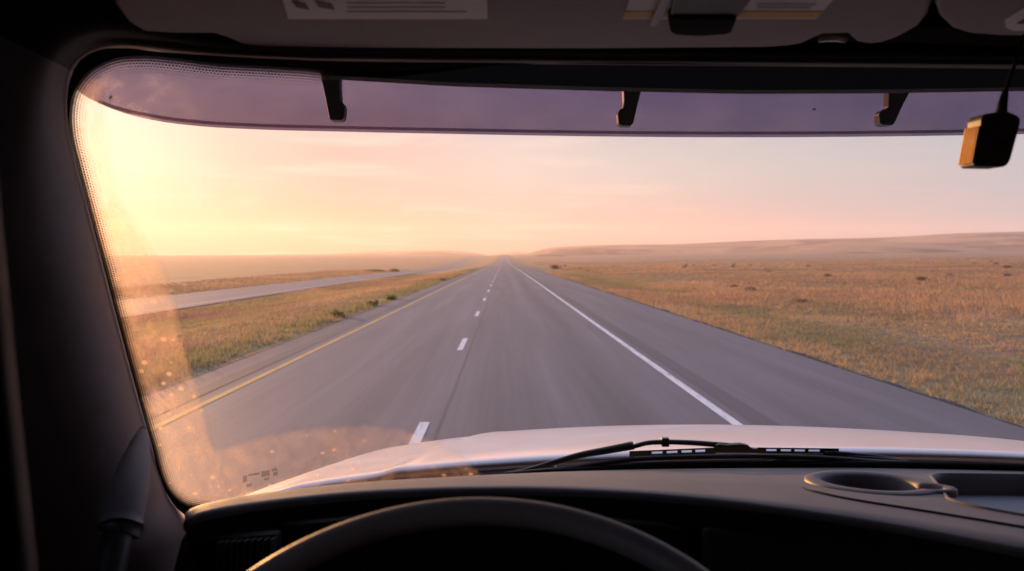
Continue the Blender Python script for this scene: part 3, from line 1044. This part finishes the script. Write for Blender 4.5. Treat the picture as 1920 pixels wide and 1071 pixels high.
tube('wiper_arm', catmull(wp([(945, 889), (985, 882), (1035, 868), (1090, 853), (1140, 844), (1188, 835)], 0.045), 24), np.linspace(0.003, 0.0074, 24), M_RUBBER, wip, 10)
tube('wiper_arm', catmull(wp([(1186, 838), (1212, 831), (1245, 829), (1290, 830), (1345, 834), (1402, 839)], 0.055), 24), np.linspace(0.0040, 0.0052, 24), M_RUBBER, wip, 10)
c0 = S(1247, 829, 0.055)
box('arm_clip', c0, (0.0135, 0.012, 0.0155), M_RUBBER, wip, 0.002)
c1 = S(1376, 841, 0.05)
prism('blade_pivot', [S(x, y, 0.043) for x, y in ((1338, 850), (1342, 836), (1350, 833), (1362, 835), (1390, 833), (1402, 835), (1412, 842), (1425, 843), (1425, 850))], (0, 0.016, 0), M_RUBBER, wip, 0.0015)


def blade_frame(x0, x1, yt0, yt1, yb0, yb1, slots, off):
    """flat frame rail with slots: built from strips so the slots are real holes"""
    xs_ = [x0] + [e for s_ in slots for e in s_] + [x1]
    parts = []
    def yt(x): return yt0 + (yt1 - yt0) * (x - x0) / (x1 - x0)
    def yb(x): return yb0 + (yb1 - yb0) * (x - x0) / (x1 - x0)
    v_, f_ = [], []
    def bar(xa, xb, fa, fb):
        k_ = len(v_)
        for o_ in (off, off + 0.006):
            v_.extend([S(xa, yt(xa) + (yb(xa) - yt(xa)) * fa, o_), S(xb, yt(xb) + (yb(xb) - yt(xb)) * fa, o_), S(xb, yt(xb) + (yb(xb) - yt(xb)) * fb, o_), S(xa, yt(xa) + (yb(xa) - yt(xa)) * fb, o_)])
        f_.extend([(k_, k_ + 1, k_ + 2, k_ + 3), (k_ + 7, k_ + 6, k_ + 5, k_ + 4), (k_, k_ + 4, k_ + 5, k_ + 1), (k_ + 1, k_ + 5, k_ + 6, k_ + 2), (k_ + 2, k_ + 6, k_ + 7, k_ + 3), (k_ + 3, k_ + 7, k_ + 4, k_)])
    bar(x0, x1, 0.0, 0.28)
    bar(x0, x1, 0.62, 1.0)
    e = [x0] + [q for s_ in slots for q in s_] + [x1]
    for a_, b_ in zip(e[0::2], e[1::2]):
        bar(a_, b_, 0.281, 0.619)
    return mesh('blade_frame', v_, f_, M_RUBBER, wip, False)


blade_frame(1180, 1342, 846, 839, 857, 851, [(1222, 1242), (1250, 1270), (1278, 1297), (1304, 1322)], 0.040)
blade_frame(1420, 1573, 839, 841, 850, 851, [(1437, 1456), (1464, 1483), (1490, 1509), (1516, 1537)], 0.040)
tube('wiper_blade', catmull(wp([(955, 889), (1060, 879), (1180, 862), (1300, 857), (1450, 856), (1560, 860), (1640, 866), (1705, 869)], 0.02), 40), 0.0045, M_RUBBER, wip, 8)
tube('wiper_blade', catmull(wp([(1545, 849), (1575, 850), (1610, 853), (1660, 858), (1700, 866)], 0.035), 24), np.linspace(0.004, 0.0025, 24), M_RUBBER, wip, 8)
tube('linkage_cover', catmull(wp([(1030, 886), (1200, 876), (1400, 872), (1650, 871), (1920, 876), (2150, 884)], 0.012), 30), 0.0065, M_MATTE, wip, 8)
tube('rivet', wp([(1040, 877), (1044, 876)], 0.03), 0.003, M_STEEL, wip, 8)
tube('linkage_arm', catmull(wp([(1440, 868), (1490, 858), (1560, 857), (1640, 860), (1700, 866)], 0.03), 20), 0.0042, M_RUBBER, wip, 8)

# header and overhead
PATH = [(3500, 175), (3000, 148), (2300, 130), (1920, 127), (1600, 124), (1280, 121), (960, 118), (750, 115), (560, 112), (430, 106), (340, 99), (270, 91), (225, 88), (188, 92), (158, 105), (138, 127), (129, 155), (125, 190), (128, 235), (141, 300), (157, 362), (189, 484), (219, 600), (249, 712), (280, 822), (304, 900), (318, 935), (334, 958), (352, 985), (375, 1050), (395, 1110)]
pc = catmull(PATH, 540)
tp_ = np.gradient(pc, axis=0)
nn = np.stack([tp_[:, 1], -tp_[:, 0]], 1)
nn /= np.linalg.norm(nn, axis=1)[:, None]
if nn[460] @ (np.array((960, 535)) - pc[460]) > 0:
    nn = -nn
for _ in range(14):
    nn[1:-1] = (nn[:-2] + 2 * nn[1:-1] + nn[2:]) / 4
nn /= np.linalg.norm(nn, axis=1)[:, None]
PIL = [(-2, 0.02), (2, -0.006), (6, -0.022), (11, -0.038), (20, -0.056), (34, -0.078), (52, -0.10), (78, -0.122), (112, -0.140), (160, -0.150), (225, -0.150), (320, -0.15), (470, -0.15)]
HDR = [(-2, 0.02), (2, 0.0), (5, -0.010), (8, -0.012), (11, -0.006), (13, -0.006), (16, -0.018), (21, -0.020), (25, -0.012), (32, 0.0), (60, 0.02), (120, 0.03), (200, 0.03)]
rows_h, rows_p = [], []
isplit = int(np.argmin(np.abs(pc[:, 0] - 135) + np.abs(pc[:, 1] - 135)))
for k in range(540):
    wgt = float(sstep(isplit - 45, isplit + 40, np.array(k)))
    b_ = S(*pc[k])[1]
    row = []
    for (o1, d1), (o2, d2) in zip(HDR, PIL):
        o_ = o1 + (o2 - o1) * wgt
        d_ = d1 + (d2 - d1) * wgt
        q = pc[k] + nn[k] * o_
        row.append(P(q[0], q[1], max(b_ + d_, 0.42)))
    if k <= isplit:
        rows_h.append(row)
    if k >= isplit:
        rows_p.append(row)
loft('header_trim', rows_h, M_HEADER, truck)
loft('pillar_trim', rows_p, M_PILLAR, truck)
ZC = EYE + 0.345
# ceiling and shell
def quad_shell(name, quads, m):
    v_, f_ = [], []
    for q in quads:
        k_ = len(v_)
        v_ += q
        f_.append(tuple(range(k_, k_ + len(q))))
    o = mesh(name, v_, f_, m, truck, False)
    md = o.modifiers.new('thickness', 'SOLIDIFY')
    md.thickness = 0.02
    md.offset = 0
    return o


XL, XR, YB, YF, ZF = -0.70, 1.95, -0.75, 1.16, 0.75
quad_shell('headliner', [[(XL, YB, ZC), (XR, YB, ZC), (XR, YF, ZC), (XL, YF, ZC)]], M_HEAD)
WZ0, WZ1, WY0, WY1 = EYE - 0.16, EYE + 0.22, -0.45, 0.45
quads = [[(XL, YB, ZF), (XR, YB, ZF), (XR, YB, ZC), (XL, YB, ZC)]]
for X_ in (XL, XR):
    WY0, WZ1 = (-0.30, EYE + 0.24) if X_ < 0 else (0.05, EYE + 0.10)
    quads += [[(X_, YB, ZF), (X_, YF + 0.35, ZF), (X_, YF + 0.35, WZ0), (X_, YB, WZ0)], [(X_, YB, WZ1), (X_, YF, WZ1), (X_, YF, ZC), (X_, YB, ZC)],
              [(X_, YB, WZ0), (X_, WY0, WZ0), (X_, WY0, WZ1), (X_, YB, WZ1)], [(X_, WY1, WZ0), (X_, YF + 0.2, WZ0), (X_, YF, WZ1), (X_, WY1, WZ1)]]
quads += [[(XL, YB, ZF), (XR, YB, ZF), (XR, 1.62, ZF), (XL, 1.62, ZF)], [(XL, 1.66, ZF), (XR, 1.66, ZF), (XR, 1.66, EYE - 0.56), (XL, 1.66, EYE - 0.56)]]
quads += [[(XL, YF, ZC), (XR, YF, ZC), (XR, 1.13, EYE + 0.26), (XL, 1.0, EYE + 0.29)]]
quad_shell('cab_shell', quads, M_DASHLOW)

# folded sun visors under the headliner
VZ = EYE + 0.252
poly = [(190, -90), (200, -30), (215, 12), (238, 42), (268, 60), (330, 64), (400, 64), (425, 72), (452, 84), (500, 90), (700, 92), (1100, 93), (1440, 90), (1480, 87), (1508, 82), (1528, 72), (1545, 65), (1588, 64), (1596, 72), (1605, 80), (1630, 84), (1655, 81), (1682, 72), (1706, 60), (1726, 48), (1740, 30), (1748, 5), (1752, -90)]
v1_ = prism('inner_sun_visor', [Zp(x, y, VZ - EYE) for x, y in poly], (0, 0.004, 0.022), M_HEAD, truck, 0.006, 3)
poly = [(1764, -90), (1756, -20), (1754, 12), (1762, 34), (1784, 54), (1815, 64), (1870, 68), (2150, 72), (2900, 78), (2980, 60), (3000, -90)]
v2_ = prism('inner_sun_visor', [Zp(x, y, VZ - EYE) for x, y in poly], (0, 0.004, 0.022), M_HEAD, truck, 0.006, 3)
# pivot clip in the notch
tube('visor_clip', [Zp(x, y, 0.262) for x, y in ((1535, 73), (1552, 71), (1570, 71), (1584, 74))], 0.0045, M_STEEL, v1_, 8)


def sticker(name, pts, z, m, parent):
    return prism(name, [Zp(x, y, z) for x, y in pts], (0, 0, 0.0006), m, parent, 0, smooth=False)


sz = 0.252 - 0.0012
s1 = sticker('warning_label', [(508, -70), (541, 36), (914, 36), (912, -70)], sz, M_LABEL, v1_)
sticker('pictogram', [(546, 2), (556, 14), (580, 19), (574, 8), (556, 2)], sz - 0.0007, M_PRINT, s1)
sticker('pictogram', [(590, 2), (598, 14), (628, 19), (622, 8), (600, 3)], sz - 0.0007, M_PRINT, s1)
for y0 in (6, 14, 22):
    sticker('text_line', [(650, y0), (651, y0 + 2.5), (835 if y0 < 20 else 875, y0 + 2.5), (834 if y0 < 20 else 874, y0)], sz - 0.0007, M_FADED, s1)
s2 = sticker('caution_label', [(1210, -70), (1180, 0), (1168, 36), (1530, 36), (1562, 0), (1600, -70)], sz, M_LABEL, v1_)
sticker('yellow_band', [(1172, 22), (1168, 34), (1530, 34), (1542, 22)], sz - 0.0007, M_YELLOW, s2)
sticker('text_line', [(1420, 8), (1419, 11), (1530, 11), (1531, 8)], sz - 0.0007, M_FADED, s2)
sticker('text_line', [(1420, 14), (1419, 17), (1520, 17), (1521, 14)], sz - 0.0007, M_FADED, s2)
s3 = sticker('airbag_label', [(1884, 38), (1920, 16), (1990, 0), (2060, 0), (2060, 58), (1900, 58), (1886, 52)], sz, M_LABEL, v2_)
sticker('pictogram', [(1906, 45), (1935, 26), (2000, 14), (2000, 46)], sz - 0.0007, M_PRINT, s3)

# toll tag clipped to the visor
tagz = 0.252
box_ = empty('toll_tag', Zp(1316, 40, 0.24), 'black toll tag box clipped onto the folded sun visor over the caution label', 'toll tag')


def loc(o_, pts):
    return [np.array(p) - np.array(o_.location) for p in pts]


prism('tag_body', loc(box_, [Zp(x, y, 0.236) for x, y in ((1252, 40), (1257, 62), (1266, 67), (1310, 69), (1360, 66), (1372, 62), (1381, 40), (1376, 36), (1260, 36))]), (0, 0, 0.0135), M_VOID, box_, 0.003, 3)
prism('tag_top', loc(box_, [Zp(x, y, 0.240) for x, y in ((1280, -70), (1262, 0), (1256, 37), (1380, 37), (1410, 0), (1440, -70))]), (0, 0, 0.009), M_DASHLOW, box_, 0.002, 2)
prism('tag_clip', loc(box_, [Zp(x, y, 0.243) for x, y in ((1270, -70), (1240, 0), (1218, 50), (1226, 52), (1236, 48), (1262, 0), (1290, -70))]), (0, 0, 0.006), M_GREY, box_, 0.002, 2)

# passenger-side pillar
q0, q1 = np.array((1.84, 1.20, EYE - 0.50)), np.array((1.66, 0.93, EYE + 0.36))
g = []
for t_ in np.linspace(0, 1, 12):
    c_ = q0 + (q1 - q0) * t_
    g.append([c_ + d_ for d_ in ((-0.03, 0.05, 0), (-0.045, 0.01, 0), (-0.05, -0.04, 0), (-0.03, -0.10, 0), (0.02, -0.18, 0), (0.10, -0.26, 0))])
loft('pillar_trim', g, M_PILLAR, truck)
# door frame edge and seal at the very left
g = []
for py in np.arange(-60, 1110, 30.0):
    x_ = np.interp(py, [-60, 300, 700, 1071, 1110], [-85, -50, -12, 28, 33])
    g.append([P(x_ + o_, py, 0.46 + d_) for o_, d_ in ((-90, -0.05), (-40, 0.0), (-20, 0.01), (-6, 0.0), (6, -0.005), (22, 0.0), (32, 0.012), (44, 0.03))])
loft('door_seal', g, M_SEAL, truck)

# grab handle on the pillar
gh = empty('grab_handle', (0, 0, 0))
gh.parent = truck
hp = catmull([P(268, 805, 1.05), P(258, 850, 1.00), P(245, 905, 0.94), P(230, 960, 0.90), P(225, 992, 0.885)], 20)
tube('handle_mount', hp, np.interp(np.linspace(0, 1, 20), [0, 0.15, 0.4, 0.8, 1], [0.004, 0.010, 0.016, 0.0215, 0.0215]), M_PILLAR, gh, 20, up=(0, 1, 0))
tube('collar', [P(226, 984, 0.885), P(225, 992, 0.883), P(222, 1004, 0.88)], [0.0225, 0.024, 0.021], M_BLACK, gh, 20, up=(0, 1, 0))
tube('grip', catmull([P(224, 996, 0.88), P(215, 1030, 0.865), P(205, 1080, 0.85), P(196, 1140, 0.83)], 12), 0.0155, M_BLACK, gh, 20, up=(0, 1, 0))

# dashboard
TF = [(346, 1.02, 972), (356, 1.04, 961), (370, 1.07, 954), (400, 1.11, 945), (471, 1.18, 931), (560, 1.25, 919), (640, 1.31, 909.5), (800, 1.38, 898), (960, 1.42, 888.5), (1120, 1.44, 882), (1280, 1.455, 878), (1600, 1.46, 876), (1920, 1.45, 882), (2300, 1.40, 896), (2900, 1.28, 930), (3500, 1.12, 985)]
TR = [(346, 0.985, 976), (356, 0.985, 970), (370, 0.99, 964), (400, 1.00, 956), (471, 1.03, 944), (560, 1.06, 933), (640, 1.08, 925), (800, 1.10, 916), (960, 1.10, 913.5), (1120, 1.08, 918), (1280, 1.05, 929), (1600, 0.97, 969), (1920, 0.86, 1027), (2300, 0.77, 1098), (2900, 0.84, 1060), (3500, 0.95, 1010)]
pxs = np.r_[346, 349, 352, 356, 362, 370, 382, 400, np.arange(425, 3501, 25.0)]
tf = smoothtab(TF, pxs)
trr = smoothtab(TR, pxs)
g = []
for k, px in enumerate(pxs):
    a = P(px, tf[1][k], tf[0][k])
    b = P(px, trr[1][k], trr[0][k])
    row = [a + (0, 0.02, -0.05), a + (0, 0.004, -0.004)]
    for t_ in np.linspace(0, 1, 14):
        p = a * (1 - t_) + b * t_
        p[2] += 0.006 * math.sin(math.pi * t_)
        row.append(p)
    tl_ = 0.014
    row += [b + (0, -0.004, -0.002), b + (0, -0.005, -0.006), b + (0, -0.004, -0.010)]
    g.append(row)
deck = loft('dashboard', g, M_DASH, truck)
dg = np.array(g)
dtree = BVHTree.FromPolygons([tuple(x) for x in dg.reshape(-1, 3)], [tuple(p.vertices) for p in deck.data.polygons])


def on_deck(px, py):
    """where the sight line through a survey point meets the dash top"""
    d = ray(px, py)
    hit = dtree.ray_cast(Vector(EYEV), Vector(d).normalized())
    return None if hit[0] is None else np.array(hit[0])


# fascia below the deck edge
g = []
for k, px in enumerate(pxs):
    b = P(px, trr[1][k], trr[0][k])
    e_ = min(1.0, max(0.0, (px - 346) / 60.0))
    g.append([b + (0, -0.003, -0.0095), b + (0, 0.012, -0.022), b + (0, 0.03, -0.05), b + (0, 0.035 , -0.10), b + (0, 0.03, -0.2), b + (0, 0.0, -0.5)])
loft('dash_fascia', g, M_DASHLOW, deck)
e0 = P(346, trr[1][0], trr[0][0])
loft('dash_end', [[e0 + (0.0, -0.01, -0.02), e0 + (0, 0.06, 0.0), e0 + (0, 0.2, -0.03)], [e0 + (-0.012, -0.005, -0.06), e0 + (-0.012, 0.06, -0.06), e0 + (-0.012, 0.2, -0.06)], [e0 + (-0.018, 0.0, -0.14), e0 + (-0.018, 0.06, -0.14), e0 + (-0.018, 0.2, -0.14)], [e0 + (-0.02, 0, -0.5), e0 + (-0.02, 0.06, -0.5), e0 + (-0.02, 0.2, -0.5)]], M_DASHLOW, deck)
# air vent with slats
vent = empty('air_vent', (0, 0, 0))
vent.parent = truck
fr_ = [(392, 1012), (520, 1002), (522, 1110), (380, 1110)]
prism('vent_frame', [P(x, y, 0.985) for x, y in fr_], (0, 0.02, 0), M_MATTE, vent, 0.003)
for k in range(9):
    px = 405 + k * 12.5
    prism('vent_slat', [P(px, 1018 - k * 0.8, 0.975), P(px + 4, 1018 - k * 0.8, 0.975), P(px + 3, 1108, 0.972), P(px - 1, 1108, 0.972)], (0.004, 0.012, 0), M_DASHLOW, vent, 0.0008)
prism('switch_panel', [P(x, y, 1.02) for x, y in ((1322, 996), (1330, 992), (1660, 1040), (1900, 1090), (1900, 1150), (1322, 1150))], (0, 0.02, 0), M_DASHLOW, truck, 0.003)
prism('instrument_panel', [P(x, y, 1.03) for x, y in ((530, 985), (700, 972), (1000, 968), (1240, 985), (1300, 1000), (1300, 1200), (530, 1200))], (0, 0.02, 0), M_MATTE, truck, 0.004)

# cup holder and tray set into the dash top
cupc = on_deck(1632, 909)
CR = 0.066


def rise(x, y):
    hit = dtree.ray_cast(Vector((x, y, EYE + 0.1)), Vector((0, 0, -1)))
    return hit[0].z if hit[0] is not None else cupc[2]


def cutter(pts, z0, z1):
    bm = bmesh.new()
    n = len(pts)
    lo = [bm.verts.new((x, y, z0)) for x, y in pts]
    hi_ = [bm.verts.new((x, y, z1)) for x, y in pts]
    bm.faces.new(lo[::-1])
    bm.faces.new(hi_)
    for i in range(n):
        bm.faces.new((lo[i], lo[(i + 1) % n], hi_[(i + 1) % n], hi_[i]))
    bmesh.ops.recalc_face_normals(bm, faces=bm.faces)
    me_ = bpy.data.meshes.new('cut')
    bm.to_mesh(me_)
    bm.free()
    return bpy.data.objects.new('cut', me_)


ang = np.linspace(0, 2 * math.pi, 64, endpoint=False)


def keyhole(r, notch, c=cupc):
    """round cup opening with a mug-handle notch toward the tray"""
    out = []
    for a in ang:
        d = (a - R(-25) + math.pi) % (2 * math.pi) - math.pi
        k_ = notch * math.exp(-(d / 0.26) ** 4)
        out.append((c[0] + (r + k_) * math.cos(a), c[1] + (r + k_) * 0.95 * math.sin(a)))
    return out


inner = keyhole(CR, 0.028)
outer = keyhole(CR + 0.024, 0.022)
trp = [on_deck(x, y) for x, y in ((1745, 893), (1760, 889), (1920, 891), (2130, 897), (2130, 1010), (1960, 975), (1830, 951), (1778, 938))]
tray = [(p[0], p[1]) for p in trp if p is not None]


def round_poly(pts, r, n=5):
    out = []
    m_ = len(pts)
    for i in range(m_):
        a, b, c_ = np.array(pts[i - 1]), np.array(pts[i]), np.array(pts[(i + 1) % m_])
        u1, u2 = (a - b) / np.linalg.norm(a - b), (c_ - b) / np.linalg.norm(c_ - b)
        rr_ = min(r, np.linalg.norm(a - b) * 0.4, np.linalg.norm(c_ - b) * 0.4)
        for t_ in np.linspace(0, 1, n):
            out.append(tuple((1 - t_) ** 2 * (b + u1 * rr_) + 2 * t_ * (1 - t_) * b + t_ ** 2 * (b + u2 * rr_)))
    return out


tray_r = round_poly(tray, 0.02)
for nm, pts in (('a', outer), ('b', tray_r)):
    co = cutter(pts, EYE - 0.6, EYE + 0.1)
    COL.objects.link(co)
    md = deck.modifiers.new('cut', 'BOOLEAN')
    md.operation = 'DIFFERENCE'
    md.object = co
    md.solver = 'EXACT'
    dgp = bpy.context.evaluated_depsgraph_get()
    nm_ = bpy.data.meshes.new_from_object(deck.evaluated_get(dgp))
    deck.modifiers.clear()
    if len(nm_.polygons) > 100:
        deck.data = nm_
    bpy.data.objects.remove(co)
for p in deck.data.polygons:
    p.use_smooth = True

rim_rows = []
for (fr2, dz) in ((1.0, -0.004), (0.98, 0.004), (0.85, 0.0055), (0.5, 0.0062), (0.15, 0.005), (0.0, 0.002), (-0.03, -0.02), (-0.06, -0.09)):
    row = []
    for (xo, yo), (xi, yi) in zip(outer, inner):
        x, y = xi + (xo - xi) * fr2, yi + (yo - yi) * fr2
        row.append((x, y, rise(xo, yo) * 0.5 + cupc[2] * 0.5 + dz))
    rim_rows.append(row)
cup = loft('cup_holder', rim_rows, M_INSERT, truck, close_v=True)
mesh('cup_floor', [(x, y, cupc[2] - 0.085) for x, y in inner], [tuple(range(64))], M_MATTE, cup, False)
# tray: rolled lip, walls, floor
cen = np.mean(np.array(tray_r), 0)
rows = []
for grow, dz in ((0.004, -0.002), (0.002, 0.003), (-0.003, 0.002), (-0.004, -0.01), (-0.006, -0.032)):
    row = []
    for x, y in tray_r:
        d = np.array((x, y)) - cen
        d /= np.linalg.norm(d)
        row.append((x + d[0] * grow, y + d[1] * grow, rise(x, y) + dz))
    rows.append(row)
tr_o = loft('dash_tray', rows, M_INSERT, truck, close_v=True)
M_MATBLUE = plastic('tray_mat', (0.11, 0.135, 0.17), 0.55, 0.3, 300, 0.25, 0.5)
mesh('tray_floor', rows[-1], [tuple(range(len(tray_r)))], M_MATBLUE, tr_o, True)
# moulding groove in front of tray and cup holder
gp = [on_deck(x, y) for x, y in ((1503, 911), (1514, 919), (1545, 927), (1600, 938), (1700, 954), (1800, 970), (1920, 990), (2040, 1011))]
gp = [p + (0, 0, -0.001) for p in gp if p is not None]
tube('moulding_groove', catmull(gp, 40), np.interp(np.arange(40), [0, 6, 40], [0.0008, 0.0035, 0.0035]), M_MATTE, deck, 8)

# steering wheel
sw = empty('steering_wheel', (-0.02, 0.51, EYE - 0.319))
sw.parent = truck
th = R(62)
ex, ey = np.array((1.0, 0, 0)), np.array((0, math.sin(th), math.cos(th)))
ez = np.cross(ex, ey)
upn = ez if ez[2] > 0 else -ez


def rim_sec(b_, rad_):
    """round grip section"""
    return 0.0115 * math.cos(b_) * rad_ + 0.0115 * math.sin(b_) * upn


rows = []
for a in np.linspace(0, 2 * math.pi, 160, endpoint=False):
    rad_ = math.sin(a) * ex + math.cos(a) * ey
    rows.append([0.228 * rad_ + rim_sec(b_, rad_) for b_ in np.linspace(0, 2 * math.pi, 32, endpoint=False)])
loft('rim', rows, M_RIM, sw, close_u=True, close_v=True)
nz = ez if ez[2] < 0 else -ez
for a in (R(90), R(-90), R(180)):
    rad_ = math.sin(a) * ex + math.cos(a) * ey
    tube('spoke', [rad_ * 0.05 + nz * 0.03, rad_ * 0.13 + nz * 0.02, rad_ * 0.22], [0.022, 0.016, 0.012], M_BLACK, sw, 12, 0.5, up=tuple(nz))
loft('hub', [[(math.sin(a) * ex + math.cos(a) * ey) * r_ + nz * d_ for a in np.linspace(0, 2 * math.pi, 32, endpoint=False)] for r_, d_ in ((0.075, 0.05), (0.08, 0.03), (0.07, 0.012), (0.03, 0.008), (0.001, 0.008))], M_BLACK, sw, close_v=True)
tube('steering_column', [nz * 0.04, nz * 0.2, nz * 0.45], [0.05, 0.055, 0.06], M_MATTE, sw, 20, up=(1, 0, 0))

# hanging camera by the windshield
DY = 0.93
org = P(1860, 260, DY)
dc = empty('hanging_camera', org, 'small black camera box hanging from a cable in front of the windshield', 'camera')
front = [(1856, 212), (1846, 214), (1841, 222), (1840, 236), (1826, 306), (1829, 312), (1882, 313), (1890, 309), (1896, 298), (1914, 232), (1914, 222), (1908, 216), (1896, 211), (1890, 208)]
prism('camera_body', loc(dc, [P(x, y, DY) for x, y in front]), np.array((-0.002, 0.026, 0.0)), M_BLACK, dc, 0.0022, 3)
M_SIDE = plastic('camera_side_sun_tint', (0.85, 0.44, 0.12), 0.5, 0.1, 300, 0.1, 0.4)  # orange of the low sun painted into the side's base colour
fa, fb = P(1837.5, 236, DY + 0.002), P(1824, 306, DY + 0.002)
sd_ = np.array((-0.0035, 0.0225, 0.0))
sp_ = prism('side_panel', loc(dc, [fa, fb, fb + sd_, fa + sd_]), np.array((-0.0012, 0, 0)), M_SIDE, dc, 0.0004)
for k in range(5):
    q = sd_ * (0.14 + 0.18 * k) + (-0.0013, 0, 0)
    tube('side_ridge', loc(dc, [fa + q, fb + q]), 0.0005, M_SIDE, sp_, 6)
tube('strain_relief', loc(dc, [P(1877, 214, DY + 0.015), P(1880, 195, DY + 0.015), P(1885, 172, DY + 0.015)]), [0.0062, 0.005, 0.0034], M_MATTE, dc, 12)
tube('cable', loc(dc, catmull([P(1884, 175, DY + 0.015), P(1892, 150, DY + 0.02), P(1906, 112, DY + 0.03), P(1922, 60, DY + 0.03), P(1942, 0, DY + 0.02)], 20)), 0.0021, M_MATTE, dc, 10)
sticker_pts = [(1852, 262), (1852, 276), (1894, 275), (1896, 262)]
for a_, b_ in (((1853, 264), (1853, 275)), ((1853, 264), (1893, 263)), ((1858, 269), (1890, 268)), ((1853, 275), (1892, 274))):
    tube('worn_print', loc(dc, [P(*a_, DY - 0.0004), P(*b_, DY - 0.0004)]), 0.0006, M_SEAL, dc, 6)

# ------------------------------------------------------------------ air
M_HAZE, t = mat('evening_haze')
vol = t.n('ShaderNodeVolumePrincipled', i={'Color': (0.98, 0.87, 0.89, 1), 'Density': 0.00020, 'Anisotropy': 0.4})
t.n('ShaderNodeOutputMaterial', i={'Volume': vol.outputs[0]})
x0, x1, y0, y1, z0, z1 = -4250, 4250, -90, 4600, -60, 170
hz = mesh('haze', [(x0, y0, z0), (x1, y0, z0), (x1, y1, z0), (x0, y1, z0), (x0, y0, z1), (x1, y0, z1), (x1, y1, z1), (x0, y1, z1)],
          [(3, 2, 1, 0), (4, 5, 6, 7), (0, 1, 5, 4), (1, 2, 6, 5), (2, 3, 7, 6), (3, 0, 4, 7)], M_HAZE, None, False)
tag(hz, 'warm evening haze over the prairie', 'haze', None, 'stuff')
